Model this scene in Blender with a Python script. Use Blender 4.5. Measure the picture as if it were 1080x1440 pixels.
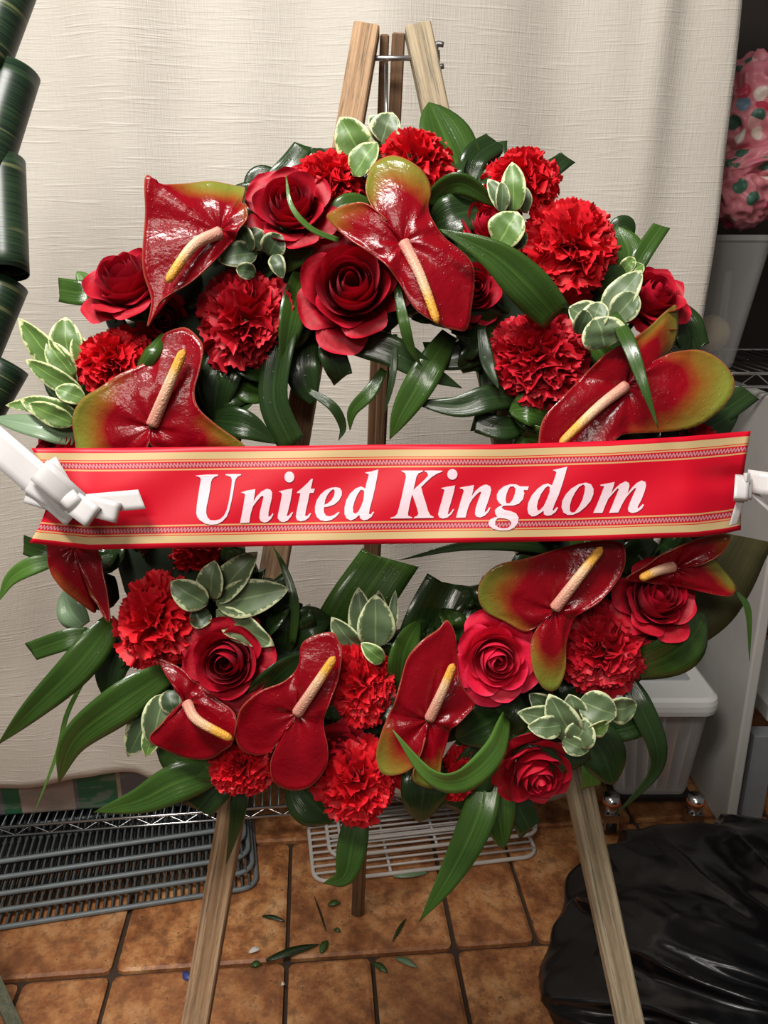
import bpy, bmesh, math, random
from mathutils import Vector, Matrix, noise
random.seed(7)
for o in list(bpy.data.objects):
    bpy.data.objects.remove(o)
SC = bpy.context.scene
COL = SC.collection

# ------------------------------------------------------------------ camera
F = 1120.0                       # focal length in pixels of the 1080x1440 frame
PITCH = math.radians(18)
CAM = Vector((0, 0, 1.22))
AX_R = Vector((1, 0, 0))
AX_U = Vector((0, math.sin(PITCH), math.cos(PITCH)))
AX_N = Vector((0, -math.cos(PITCH), math.sin(PITCH)))
cd = bpy.data.cameras.new('camera')
cd.sensor_fit = 'HORIZONTAL'; cd.sensor_width = 36.0; cd.lens = F / 1080 * 36
cd.clip_start = 0.02
cam = bpy.data.objects.new('camera', cd); COL.objects.link(cam)
cam.location = CAM; cam.rotation_euler = (math.pi / 2 - PITCH, 0, 0)
SC.camera = cam

# ------------------------------------------------------------------ light
w = bpy.data.worlds.new('world'); SC.world = w; w.use_nodes = True
w.node_tree.nodes['Background'].inputs[0].default_value = (1.0, 0.95, 0.88, 1)
w.node_tree.nodes['Background'].inputs[1].default_value = 0.13
def area(name, loc, tgt, sx, sy, e, col):
    l = bpy.data.lights.new(name, 'AREA'); l.shape = 'RECTANGLE'; l.size = sx; l.size_y = sy
    l.energy = e; l.color = col
    o = bpy.data.objects.new(name, l); COL.objects.link(o); o.location = loc
    o.rotation_euler = (Vector(tgt) - Vector(loc)).to_track_quat('-Z', 'Y').to_euler()
    return o
area('ceiling_light_near', (-0.50, 0.10, 2.38), (0.0, 0.95, 0.9), 0.8, 0.2, 47, (1.0, 0.965, 0.915))
area('ceiling_light_room', (-0.45, -1.3, 2.40), (0.0, 0.9, 0.9), 1.0, 0.3, 22, (1.0, 0.93, 0.84))
vs = SC.view_settings
vs.view_transform = 'Standard'; vs.look = 'None'; vs.gamma = 1.0; vs.use_curve_mapping = False
vs.exposure = -0.22

# ------------------------------------------------------------------ placing helpers
Z0 = 0.728                       # distance from the lens to the middle of the wreath
def W(px, py, d=0.0):            # a point on the leaning plane of the wreath, d metres in front of it
    Z = Z0 - d
    return CAM + AX_R * ((px - 540) / F * Z) + AX_U * ((720 - py) / F * Z) - AX_N * Z
def ray(px, py):
    return (AX_R * ((px - 540) / F) + AX_U * ((720 - py) / F) - AX_N)
def onz(px, py, z):
    r = ray(px, py); return CAM + r * ((z - CAM.z) / r.z)
def ony(px, py, y0, slope=0.0):  # on the upright plane y = y0 + slope*x
    r = ray(px, py); t = y0 / (r.y - slope * r.x); return CAM + r * t
BASIS = Matrix((AX_R, AX_U, AX_N)).transposed().to_4x4()
def frame(px, py, d):
    m = BASIS.copy(); m.translation = W(px, py, d); return m
def axis_frame(loc, axis, spin=0.0):
    q = Vector(axis).normalized().to_track_quat('Z', 'Y')
    m = q.to_matrix().to_4x4() @ Matrix.Rotation(spin, 4, 'Z'); m.translation = loc; return m
def lerp(a, b, t): return a + (b - a) * t
def sstep(a, b, x):
    t = max(0.0, min(1.0, (x - a) / (b - a))); return t * t * (3 - 2 * t)
def catmull(pts, n, closed=False):
    pts = [Vector(p) for p in pts]; m = len(pts); out = []
    if closed:
        for i in range(n):
            f = i / n * m; k = int(f); t = f - k
            p0, p1, p2, p3 = (pts[(k + j) % m] for j in (-1, 0, 1, 2))
            out.append(0.5 * ((2 * p1) + (p2 - p0) * t + (2 * p0 - 5 * p1 + 4 * p2 - p3) * t * t + (3 * p1 - p0 - 3 * p2 + p3) * t ** 3))
        return out
    ext = [pts[0] * 2 - pts[1]] + pts + [pts[-1] * 2 - pts[-2]]
    for i in range(n + 1):
        f = i / n * (m - 1); k = min(int(f), m - 2); t = f - k
        p0, p1, p2, p3 = ext[k], ext[k + 1], ext[k + 2], ext[k + 3]
        out.append(0.5 * ((2 * p1) + (p2 - p0) * t + (2 * p0 - 5 * p1 + 4 * p2 - p3) * t * t + (3 * p1 - p0 - 3 * p2 + p3) * t ** 3))
    return out

# ------------------------------------------------------------------ object helpers
def mesh(name, verts, faces, uvs=None, attr=None, smooth=True):
    me = bpy.data.meshes.new(name)
    me.from_pydata([tuple(v) for v in verts], [], faces)
    if uvs:
        ul = me.uv_layers.new(name='UVMap')
        for l in me.loops: ul.data[l.index].uv = uvs[l.vertex_index]
    if attr:
        for an, vals in attr.items():
            a = me.attributes.new(an, 'FLOAT', 'POINT')
            for i, x in enumerate(vals): a.data[i].value = x
    if smooth:
        for p in me.polygons: p.use_smooth = True
    me.update(); return me
def put(name, me, mat, parent=None, matrix=None):
    o = bpy.data.objects.new(name, me); COL.objects.link(o)
    if mat and me and not me.materials: me.materials.append(mat)
    if parent: o.parent = parent
    if matrix is not None: o.matrix_basis = matrix
    return o
def empty(name, matrix):
    o = bpy.data.objects.new(name, None); COL.objects.link(o)
    o.empty_display_size = 0.02; o.matrix_basis = matrix; return o
def tag(o, label, cat, group=None):
    o['label'] = label; o['category'] = cat
    if group: o['group'] = group
    return o
def struct(o, label=None, cat=None):
    o['kind'] = 'structure'
    if label: o['label'] = label; o['category'] = cat
    return o
def solid(o, t, off=-1):
    m = o.modifiers.new('thickness', 'SOLIDIFY'); m.thickness = t; m.offset = off; return o
def bevel(o, wd, seg=2):
    m = o.modifiers.new('bevel', 'BEVEL'); m.width = wd; m.segments = seg; m.limit_method = 'ANGLE'; return o
def box_mesh(name, sx, sy, sz, base=True):
    z0, z1 = (0, sz) if base else (-sz / 2, sz / 2)
    v = [(x * sx / 2, y * sy / 2, z) for z in (z0, z1) for x, y in ((-1, -1), (1, -1), (1, 1), (-1, 1))]
    f = [(3, 2, 1, 0), (4, 5, 6, 7), (0, 1, 5, 4), (1, 2, 6, 5), (2, 3, 7, 6), (3, 0, 4, 7)]
    return mesh(name, v, f, smooth=False)
class MB:
    def __init__(s): s.v = []; s.f = []
    def tube(s, pts, r, seg=8, closed=False, caps=True):
        pts = [Vector(p) for p in pts]; n = len(pts); b = len(s.v)
        rs = r if isinstance(r, (list, tuple)) else [r] * n
        up = None
        for i, p in enumerate(pts):
            if closed: t = pts[(i + 1) % n] - pts[i - 1]
            else: t = pts[min(i + 1, n - 1)] - pts[max(i - 1, 0)]
            t.normalize()
            if up is None:
                up = Vector((0, 0, 1)) if abs(t.z) < 0.9 else Vector((1, 0, 0))
            up = (up - t * up.dot(t)).normalized(); sd = t.cross(up)
            for k in range(seg):
                a = k / seg * 2 * math.pi
                s.v.append(p + (up * math.cos(a) + sd * math.sin(a)) * rs[i])
        for i in range(n if closed else n - 1):
            j = (i + 1) % n
            for k in range(seg):
                l = (k + 1) % seg
                s.f.append((b + i * seg + k, b + i * seg + l, b + j * seg + l, b + j * seg + k))
        if caps and not closed:
            s.f.append(tuple(b + k for k in range(seg))[::-1]); s.f.append(tuple(b + (n - 1) * seg + k for k in range(seg)))
        return s
    def box(s, c, e1, e2, e3):    # centre and three half-edge vectors
        b = len(s.v); c = Vector(c)
        for z in (-1, 1):
            for x, y in ((-1, -1), (1, -1), (1, 1), (-1, 1)):
                s.v.append(c + Vector(e1) * x + Vector(e2) * y + Vector(e3) * z)
        s.f += [tuple(b + k for k in q) for q in ((3, 2, 1, 0), (4, 5, 6, 7), (0, 1, 5, 4), (1, 2, 6, 5), (2, 3, 7, 6), (3, 0, 4, 7))]
        return s
    def build(s, name, mat, parent=None, smooth=True, matrix=None):
        return put(name, mesh(name, s.v, s.f, smooth=smooth), mat, parent, matrix)

# ------------------------------------------------------------------ materials
class NT:
    def __init__(s, name):
        s.m = bpy.data.materials.new(name); s.m.use_nodes = True
        s.t = s.m.node_tree; s.n = s.t.nodes; s.bs = s.n['Principled BSDF']; s.out = s.n['Material Output']
    def new(s, typ, **kw):
        x = s.n.new(typ)
        for k, v in kw.items():
            if k.startswith('i_'):
                key = k[2:]; key = int(key) if key.isdigit() else key.replace('_', ' ')
                x.inputs[key].default_value = v
            else: setattr(x, k, v)
        return x
    def link(s, a, b): s.t.links.new(a, b)
    def coord(s, kind='Object', scale=(1, 1, 1)):
        tc = s.new('ShaderNodeTexCoord'); mp = s.new('ShaderNodeMapping'); mp.inputs['Scale'].default_value = scale
        s.link(tc.outputs[kind], mp.inputs[0]); return mp.outputs[0]
    def noise(s, vec, scale, detail=3, rough=0.5):
        x = s.new('ShaderNodeTexNoise'); x.inputs['Scale'].default_value = scale; x.inputs['Detail'].default_value = detail
        x.inputs['Roughness'].default_value = rough
        if vec: s.link(vec, x.inputs['Vector'])
        return x.outputs['Fac']
    def ramp(s, fac, stops, interp='LINEAR'):
        r = s.new('ShaderNodeValToRGB'); cr = r.color_ramp; cr.interpolation = interp
        while len(cr.elements) < len(stops): cr.elements.new(0.5)
        for e, (p, c) in zip(cr.elements, stops):
            e.position = p; e.color = (*c, 1) if len(c) == 3 else c
        if fac is not None: s.link(fac, r.inputs[0])
        return r.outputs[0]
    def mix(s, fac, a, b, mode='MIX'):
        x = s.new('ShaderNodeMix', data_type='RGBA', blend_type=mode)
        for sock, val in ((x.inputs[0], fac), (x.inputs[6], a), (x.inputs[7], b)):
            if hasattr(val, 'is_linked'): s.link(val, sock)
            elif isinstance(val, (int, float)): sock.default_value = val
            else: sock.default_value = (*val, 1)
        return x.outputs[2]
    def math(s, op, a, b=0.0, c=0.0):
        x = s.new('ShaderNodeMath', operation=op)
        for i, v in enumerate((a, b, c)):
            if hasattr(v, 'is_linked'): s.link(v, x.inputs[i])
            else: x.inputs[i].default_value = v
        return x.outputs[0]
    def bump(s, h, strength, dist=0.002):
        x = s.new('ShaderNodeBump'); x.inputs['Strength'].default_value = strength; x.inputs['Distance'].default_value = dist
        s.link(h, x.inputs['Height']); s.link(x.outputs[0], s.bs.inputs['Normal']); return x
    def set(s, **kw):
        for k, v in kw.items():
            i = s.bs.inputs[k.replace('_', ' ')]
            if hasattr(v, 'is_linked'): s.link(v, i)
            elif isinstance(v, tuple): i.default_value = (*v, 1) if len(v) == 3 else v
            else: i.default_value = v
        return s
    def translucent(s, col, fac):
        tr = s.new('ShaderNodeBsdfTranslucent'); mx = s.new('ShaderNodeMixShader'); mx.inputs[0].default_value = fac
        if hasattr(col, 'is_linked'): s.link(col, tr.inputs[0])
        else: tr.inputs[0].default_value = (*col, 1)
        s.link(s.bs.outputs[0], mx.inputs[1]); s.link(tr.outputs[0], mx.inputs[2]); s.link(mx.outputs[0], s.out.inputs[0])
        return s
    def rnd(s):
        return s.new('ShaderNodeObjectInfo').outputs['Random']
def simple(name, col, rough=0.5, metal=0.0, **kw):
    return NT(name).set(Base_Color=col, Roughness=rough, Metallic=metal, **kw).m

def m_petal(name, lo, hi, edge, vein=1.0, rough=0.55, tr=0.12):
    t = NT(name); uv = t.coord('UV', (1, 1, 1))
    sep = t.new('ShaderNodeSeparateXYZ'); t.link(uv, sep.inputs[0])
    n1 = t.noise(t.coord('UV', (22 * vein, 1.6, 1)), 1.0, 4)
    n2 = t.noise(t.coord('UV', (2, 2, 2)), 1.5, 2)
    c = t.mix(n1, lo, hi)
    c = t.mix(t.ramp(sep.outputs[1], [(0.86, (0, 0, 0)), (1.0, (1, 1, 1))]), c, edge)
    t.set(Base_Color=c, Roughness=rough, Sheen_Weight=0.10, Sheen_Roughness=0.4)
    t.bs.inputs['Sheen Tint'].default_value = (1.0, 0.25, 0.35, 1)
    t.bs.inputs['Specular IOR Level'].default_value = 0.35
    t.bump(t.mix(0.4, n1, n2), 0.25, 0.0015)
    return t.translucent(c, tr).m
M_ROSE = m_petal('rose_petal_red', (0.30, 0.0015, 0.010), (0.47, 0.003, 0.018), (0.55, 0.006, 0.030))
M_ROSE_LIT = m_petal('rose_petal_lit', (0.62, 0.005, 0.030), (0.80, 0.012, 0.060), (0.85, 0.03, 0.10))  # lit copy of the rose red: strong light on one bloom put into its colour
M_CARN = m_petal('carnation_petal_red', (0.52, 0.003, 0.010), (0.70, 0.006, 0.016), (0.75, 0.012, 0.022), tr=0.15)
M_CARN_D = m_petal('carnation_petal_deep', (0.38, 0.002, 0.010), (0.53, 0.004, 0.016), (0.58, 0.01, 0.025), tr=0.15)

def m_spathe():
    t = NT('anthurium_spathe')
    at = t.new('ShaderNodeAttribute', attribute_name='green').outputs['Fac']
    n = t.noise(t.coord('Object', (1, 1, 1)), 55, 4, 0.6)
    g = t.math('ADD', at, t.math('MULTIPLY', t.math('SUBTRACT', n, 0.5), 0.35))
    red = t.mix(t.noise(t.coord('Object'), 30, 3), (0.13, 0.0008, 0.004), (0.27, 0.0015, 0.008))
    c = t.ramp(g, [(0.0, (0, 0, 0)), (1.0, (1, 1, 1))])
    col = t.mix(t.ramp(g, [(0.22, (0, 0, 0)), (0.55, (1, 1, 1))]), red, (0.22, 0.065, 0.010))
    col = t.mix(t.ramp(g, [(0.5, (0, 0, 0)), (0.95, (1, 1, 1))]), col, (0.17, 0.185, 0.026))
    rim = t.new('ShaderNodeAttribute', attribute_name='rim').outputs['Fac']
    col = t.mix(t.ramp(rim, [(0.975, (0, 0, 0)), (1.0, (.7, .7, .7))]), col, (0.36, 0.09, 0.05))
    vein = t.new('ShaderNodeAttribute', attribute_name='vein').outputs['Fac']
    pk = t.noise(t.coord('Object'), 95, 3, 0.55)
    drop = t.new('ShaderNodeTexVoronoi', feature='F1'); drop.inputs['Scale'].default_value = 230
    t.link(t.coord('Object'), drop.inputs['Vector'])
    dr = t.ramp(drop.outputs['Distance'], [(0.10, (1, 1, 1)), (0.24, (0, 0, 0))])
    h = t.math('ADD', t.math('MULTIPLY', pk, 0.8), t.math('MULTIPLY', vein, 1.1))
    dr = t.math('MULTIPLY', dr, t.ramp(t.noise(t.coord('Object'), 40, 2), [(0.52, (0, 0, 0)), (0.6, (1, 1, 1))]))
    h = t.math('ADD', h, t.math('MULTIPLY', dr, 0.16))
    t.set(Base_Color=col, Roughness=0.22)
    t.bs.inputs['Specular IOR Level'].default_value = 0.30
    t.bump(h, 0.6, 0.0024)
    return t.m
M_SPATHE = m_spathe()
def m_spadix():
    t = NT('spadix_cream')
    uv = t.coord('UV'); sep = t.new('ShaderNodeSeparateXYZ'); t.link(uv, sep.inputs[0])
    fl = t.new('ShaderNodeAttribute', attribute_name='yellow').outputs['Fac']
    c = t.ramp(fl, [(0.0, (0.66, 0.27, 0.22)), (0.45, (0.80, 0.50, 0.34)), (0.62, (0.84, 0.58, 0.33)), (0.78, (0.86, 0.46, 0.03)), (1.0, (0.80, 0.38, 0.02))])
    v = t.new('ShaderNodeTexVoronoi'); v.inputs['Scale'].default_value = 1.0; t.link(t.coord('UV', (16, 42, 1)), v.inputs['Vector'])
    t.set(Base_Color=t.mix(t.math('MULTIPLY', v.outputs['Distance'], 0.5), c, (0.45, 0.16, 0.09)), Roughness=0.55)
    t.bump(t.math('SUBTRACT', 1.0, v.outputs['Distance']), 0.5, 0.0012)
    return t.m
M_SPADIX = m_spadix()
def m_blade(name, lo, hi, rough=0.22, spec=0.5):
    t = NT(name)
    sep = t.new('ShaderNodeSeparateXYZ'); t.link(t.coord('UV'), sep.inputs[0])
    st = t.noise(t.coord('UV', (34, 0.7, 1)), 1.0, 2)
    nz = t.noise(t.coord('Object'), 22, 3)
    c = t.mix(t.ramp(t.math('ADD', t.math('MULTIPLY', st, 0.65), t.math('MULTIPLY', nz, 0.35)), [(0.33, (0, 0, 0)), (0.66, (1, 1, 1))]), lo, hi)
    md = t.ramp(t.math('ABSOLUTE', t.math('SUBTRACT', sep.outputs[0], 0.5)), [(0.0, (.7, .7, .7)), (0.03, (0, 0, 0))])
    c = t.mix(md, c, tuple(x * 1.4 for x in hi))
    c = t.mix(t.math('MULTIPLY', t.rnd(), 0.45), c, tuple(x * 0.55 for x in lo))
    dv = t.new('ShaderNodeTexVoronoi'); dv.inputs['Scale'].default_value = 170; t.link(t.coord('Object'), dv.inputs['Vector'])
    dr = t.ramp(dv.outputs['Distance'], [(0.10, (1, 1, 1)), (0.22, (0, 0, 0))])
    t.set(Base_Color=c, Roughness=rough, Coat_Weight=0.25, Coat_Roughness=0.1)
    t.bs.inputs['Specular IOR Level'].default_value = spec
    t.bump(t.math('ADD', t.math('MULTIPLY', st, 0.6), t.math('MULTIPLY', dr, 0.22)), 0.35, 0.0012)
    return t.translucent(c, 0.10).m
M_BL = {'d': m_blade('leaf_dark_green', (0.011, 0.028, 0.008), (0.030, 0.064, 0.015)),
        'm': m_blade('leaf_mid_green', (0.026, 0.066, 0.010), (0.068, 0.145, 0.024)),
        'l': m_blade('leaf_light_green', (0.065, 0.16, 0.022), (0.12, 0.25, 0.045), 0.3),
        'p': m_blade('leaf_pale_grey_green', (0.15, 0.24, 0.13), (0.24, 0.36, 0.20), 0.4),
        'o': m_blade('leaf_dull_olive', (0.055, 0.052, 0.018), (0.080, 0.072, 0.028), 0.7, 0.2)}
def m_pitto(name, mid, dark, cream):
    t = NT(name)
    e = t.new('ShaderNodeAttribute', attribute_name='edge').outputs['Fac']
    n = t.noise(t.coord('Object'), 150, 4, 0.7); n2 = t.noise(t.coord('Object'), 60, 3)
    g = t.math('ADD', e, t.math('MULTIPLY', t.math('SUBTRACT', n, 0.5), 0.85))
    body = t.mix(n2, dark, mid)
    vn = t.new('ShaderNodeAttribute', attribute_name='mid').outputs['Fac']
    body = t.mix(t.ramp(vn, [(0.02, (1, 1, 1)), (0.07, (0, 0, 0))]), body, tuple(x * 1.5 for x in mid))
    c = t.mix(t.ramp(g, [(0.80, (0, 0, 0)), (0.90, (1, 1, 1))]), body, cream)
    t.set(Base_Color=c, Roughness=0.42); t.bump(n2, 0.25, 0.001)
    return t.translucent(c, 0.1).m
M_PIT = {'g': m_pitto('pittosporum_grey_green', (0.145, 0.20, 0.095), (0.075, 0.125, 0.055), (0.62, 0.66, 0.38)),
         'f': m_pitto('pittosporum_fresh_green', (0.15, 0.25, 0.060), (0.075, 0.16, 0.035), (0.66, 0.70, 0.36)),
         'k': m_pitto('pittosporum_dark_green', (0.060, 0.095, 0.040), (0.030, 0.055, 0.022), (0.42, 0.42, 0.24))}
M_STEM = simple('stem_green', (0.07, 0.14, 0.03), 0.5)
M_FOAM = NT('moss_green_foam').set(Base_Color=(0.012, 0.024, 0.010), Roughness=0.95).m

def m_wood(name, a, b, dark, along=2):
    t = NT(name); sc = [170, 170, 170]; sc[along] = 3.5
    n = t.noise(t.coord('Object', tuple(sc)), 1.0, 4, 0.65)
    n2 = t.noise(t.coord('Object', tuple(x * (2.0 if i != along else 3.2) for i, x in enumerate(sc))), 1.0, 4, 0.75)
    n3 = t.noise(t.coord('Object', (18, 18, 9)), 1.0, 4, 0.7)
    c = t.mix(t.ramp(n, [(0.36, (0, 0, 0)), (0.60, (1, 1, 1))]), a, b)
    c = t.mix(t.ramp(n2, [(0.54, (0, 0, 0)), (0.66, (.9, .9, .9))]), c, dark)
    c = t.mix(t.ramp(n3, [(0.50, (0, 0, 0)), (0.70, (.65, .65, .65))]), c, dark)
    t.set(Base_Color=c, Roughness=0.8); t.bump(t.mix(0.5, n, n2), 0.7, 0.002); return t.m
M_WOOD = m_wood('weathered_wood', (0.24, 0.17, 0.10), (0.40, 0.32, 0.21), (0.11, 0.10, 0.07))
M_WOOD2 = m_wood('tan_wood', (0.24, 0.13, 0.06), (0.44, 0.28, 0.16), (0.12, 0.08, 0.05))
M_WOOD3 = m_wood('brown_wood', (0.115, 0.060, 0.030), (0.21, 0.115, 0.055), (0.05, 0.03, 0.02))
M_CHROME = simple('chrome', (0.62, 0.62, 0.62), 0.22, 1.0)
M_ZINC = simple('zinc_metal', (0.5, 0.5, 0.5), 0.35, 1.0)

def m_tile():
    t = NT('terracotta_tile')
    n = t.noise(t.coord('Object'), 11, 6, 0.7); n2 = t.noise(t.coord('Object'), 34, 5, 0.7); n3 = t.noise(t.coord('Object'), 2.2, 3)
    c = t.ramp(n, [(0.36, (0.17, 0.055, 0.020)), (0.45, (0.38, 0.14, 0.048)), (0.54, (0.60, 0.27, 0.10)), (0.66, (0.74, 0.42, 0.20))])
    c = t.mix(t.ramp(n2, [(0.48, (0, 0, 0)), (0.62, (0.75, 0.75, 0.75))]), c, (0.20, 0.08, 0.032))
    c = t.mix(t.ramp(t.noise(t.coord('Object'), 90, 3), [(0.66, (0, 0, 0)), (0.72, (.8, .8, .8))]), c, (0.05, 0.03, 0.02))
    c = t.mix(t.math('MULTIPLY', t.rnd(), 0.35), c, (0.26, 0.10, 0.042))
    t.set(Base_Color=c, Roughness=t.ramp(n2, [(0.3, (0.32,) * 3), (0.7, (0.6,) * 3)]))
    t.bump(t.mix(0.5, n, n2), 0.3, 0.003); return t.m
M_TILE = m_tile()
def m_noisy(name, a, b, scale, rough=0.8, bump=0.2):
    t = NT(name); n = t.noise(t.coord('Object'), scale, 5, 0.6)
    t.set(Base_Color=t.mix(n, a, b), Roughness=rough)
    if bump: t.bump(n, bump, 0.003)
    return t.m
M_GROUT = m_noisy('dark_grout', (0.030, 0.018, 0.012), (0.075, 0.045, 0.026), 40)
M_WALL = m_noisy('dark_brown_wall', (0.020, 0.014, 0.011), (0.034, 0.025, 0.020), 5)
def m_curtain():
    t = NT('cream_linen')
    a = t.noise(t.coord('Object', (22, 22, 420)), 1.0, 3, 0.6); b = t.noise(t.coord('Object', (420, 420, 26)), 1.0, 2, 0.6)
    s = t.noise(t.coord('Object', (9, 9, 210)), 1.0, 2, 0.5)
    sl = t.ramp(s, [(0.56, (0, 0, 0)), (0.72, (1, 1, 1))])
    n = t.noise(t.coord('Object'), 2.0, 3)
    c = t.mix(n, (0.66, 0.62, 0.555), (0.74, 0.70, 0.635))
    c = t.mix(t.math('MULTIPLY', t.math('ADD', a, b), 0.22), c, (0.42, 0.36, 0.28))
    c = t.mix(t.math('MULTIPLY', sl, 0.35), c, (0.78, 0.74, 0.66))
    t.set(Base_Color=c, Roughness=0.62, Sheen_Weight=0.15)
    h = t.math('ADD', t.math('ADD', a, b), t.math('MULTIPLY', sl, 0.8)); t.bump(h, 0.5, 0.0016)
    return t.translucent(c, 0.12).m
M_CURT = m_curtain()

# ------------------------------------------------------------------ setting: floor, walls
P0 = onz(403, 1350, 0); P1 = onz(640, 1333, 0)
E1 = (P1 - P0); TS = E1.length; E1.normalize(); E2 = Vector((-E1.y, E1.x, 0))
YAW = math.atan2(E1.y, E1.x)
fl = MB().box((0.2, 0.6, -0.03), (2.4, 0, 0), (0, 2.0, 0), (0, 0, 0.018)).build('floor', M_GROUT, smooth=False)
struct(fl, 'terracotta tiled floor with dark dirty grout joints', 'floor')
TCACHE = {}
def tile(u0, u1, v0, v1, seed):
    rr = random.Random(seed); g = 0.0045
    key = (round(u1 - u0, 2), round(v1 - v0, 2), rr.randrange(3))
    sx, sy = (u1 - u0) * TS - 2 * g, (v1 - v0) * TS - 2 * g
    if key not in TCACHE:
        vs_ = []; nseg = 3; zt = 0.0; r = 0.006
        outline = []
        for cx, cy, a0 in ((1, 1, 0), (-1, 1, 90), (-1, -1, 180), (1, -1, 270)):
            for k in range(3):
                a = math.radians(a0 + k * 45)
                outline.append(Vector((cx * (sx / 2 - 0.012) + 0.012 * math.cos(a) + rr.uniform(-.0012, .0012), cy * (sy / 2 - 0.012) + 0.012 * math.sin(a) + rr.uniform(-.0012, .0012), 0)))
        n = len(outline); v = []
        for p in outline: v.append((p.x, p.y, -0.014))
        for p in outline: v.append((p.x, p.y, -0.003))
        for p in outline: v.append((p.x * (1 - 2 * r / sx), p.y * (1 - 2 * r / sy), 0))
        f = [tuple(range(2 * n, 3 * n))]
        for L in (0, n):
            for k in range(n): f.append((L + k, L + (k + 1) % n, L + n + (k + 1) % n, L + n + k))
        TCACHE[key] = mesh('tile', v, f, smooth=False)
    c = P0 + E1 * ((u0 + u1) / 2 * TS) + E2 * ((v0 + v1) / 2 * TS); c.z = rr.uniform(-0.0022, 0.0)
    put('tile', TCACHE[key], M_TILE, fl, Matrix.Translation(c) @ Matrix.Rotation(YAW, 4, 'Z'))
for row in range(-4, 6):
    if row == 0: js = [-5, -4, -3, -2, -1, 0, 1, 1.5, 2.5, 3.5, 4.5]
    elif row == -1: js = [-4.5, -3.5, -2.5, -1.5, -1, 0, 0.5, 1, 2, 3, 4]
    else: js = [x + (0.5 if row % 2 else 0) for x in range(-5, 6)]
    for a, b in zip(js, js[1:]): tile(a, b, row, row + 1, row * 50 + int(a * 2) + 900)
wb = MB().box((0.2, 2.45, 1.2), (2.4, 0, 0), (0, 0.03, 0), (0, 0, 1.3)).build('wall_back', M_WALL, smooth=False)
struct(wb, 'dark brown back wall beyond the curtain', 'wall')

# ------------------------------------------------------------------ curtain
CY, CS = 1.40, 0.10
def curtain():
    nx, ny = 190, 150
    def edge(py):
        pts = [(-500, 1075), (0, 1040), (100, 1032), (300, 1011), (480, 986), (700, 950), (900, 880), (1200, 850)]
        for (a, xa), (b, xb) in zip(pts, pts[1:]):
            if py <= b: return lerp(xa, xb, (py - a) / (b - a))
        return 850
    def hem(px):
        pts = [(-600, 1150), (0, 1116), (110, 1098), (190, 1084), (222, 1094), (245, 1104), (330, 1100), (500, 1118), (740, 1130), (860, 1105), (1100, 1105)]
        for (a, ya), (b, yb) in zip(pts, pts[1:]):
            if px <= b: return lerp(ya, yb, sstep(0, 1, (px - a) / (b - a)))
        return 1105
    v = []; uv = []
    for j in range(ny + 1):
        for i in range(nx + 1):
            u = i / nx; t = j / ny
            py = lerp(-480, 1100, t); px = lerp(-560, edge(py), u)
            py = lerp(-480, hem(px), t)
            p = ony(px, py, CY, CS)
            x = p.x + 0.03 * math.sin(p.z * 2.1 + p.x * 3)
            k = 0.35 + 0.65 * sstep(0.2, 1.0, 1 - t)
            fold = 0.013 * math.sin(x * 15 + 0.9) + 0.007 * math.sin(x * 34 + p.z * 1.3) + 0.016 * math.exp(-((x - 0.415) / 0.028) ** 2) * sstep(0.75, 0.15, t) * 1.3
            fold += 0.010 * math.sin(x * 7 + p.z * 1.7)
            fold *= 1.25 * (0.6 + 0.4 * k)
            fold += 0.010 * noise.noise(Vector((p.x * 6, p.z * 5, 3.1))) + 0.018 * noise.noise(Vector((p.x * 2, p.z * 2.4, 7.7)))
            lo = sstep(0.55, 1.0, t)
            fold += lo * (0.020 * math.sin((p.x * 9 - p.z * 4)) )
            v.append(p + Vector((0, -1, 0)) * fold * 0.9 + Vector((0, 0.012 * u, 0))); uv.append((u, t))
    f = [(j * (nx + 1) + i, (j + 1) * (nx + 1) + i, (j + 1) * (nx + 1) + i + 1, j * (nx + 1) + i + 1) for j in range(ny) for i in range(nx)]
    o = put('curtain', mesh('curtain', v, f, uv), M_CURT); solid(o, 0.0012)
    tag(o, 'cream linen curtain hanging behind the wooden easel', 'curtain')
    return o
curtain()
rod = MB().tube([(-1.25, 1.42 - 0.125 + 0.0, 2.44), (1.0, 1.42 + 0.1, 2.44)], 0.012, 10).build('curtain_rod', M_ZINC)
tag(rod, 'grey metal rod that carries the cream curtain', 'curtain rod')

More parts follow.
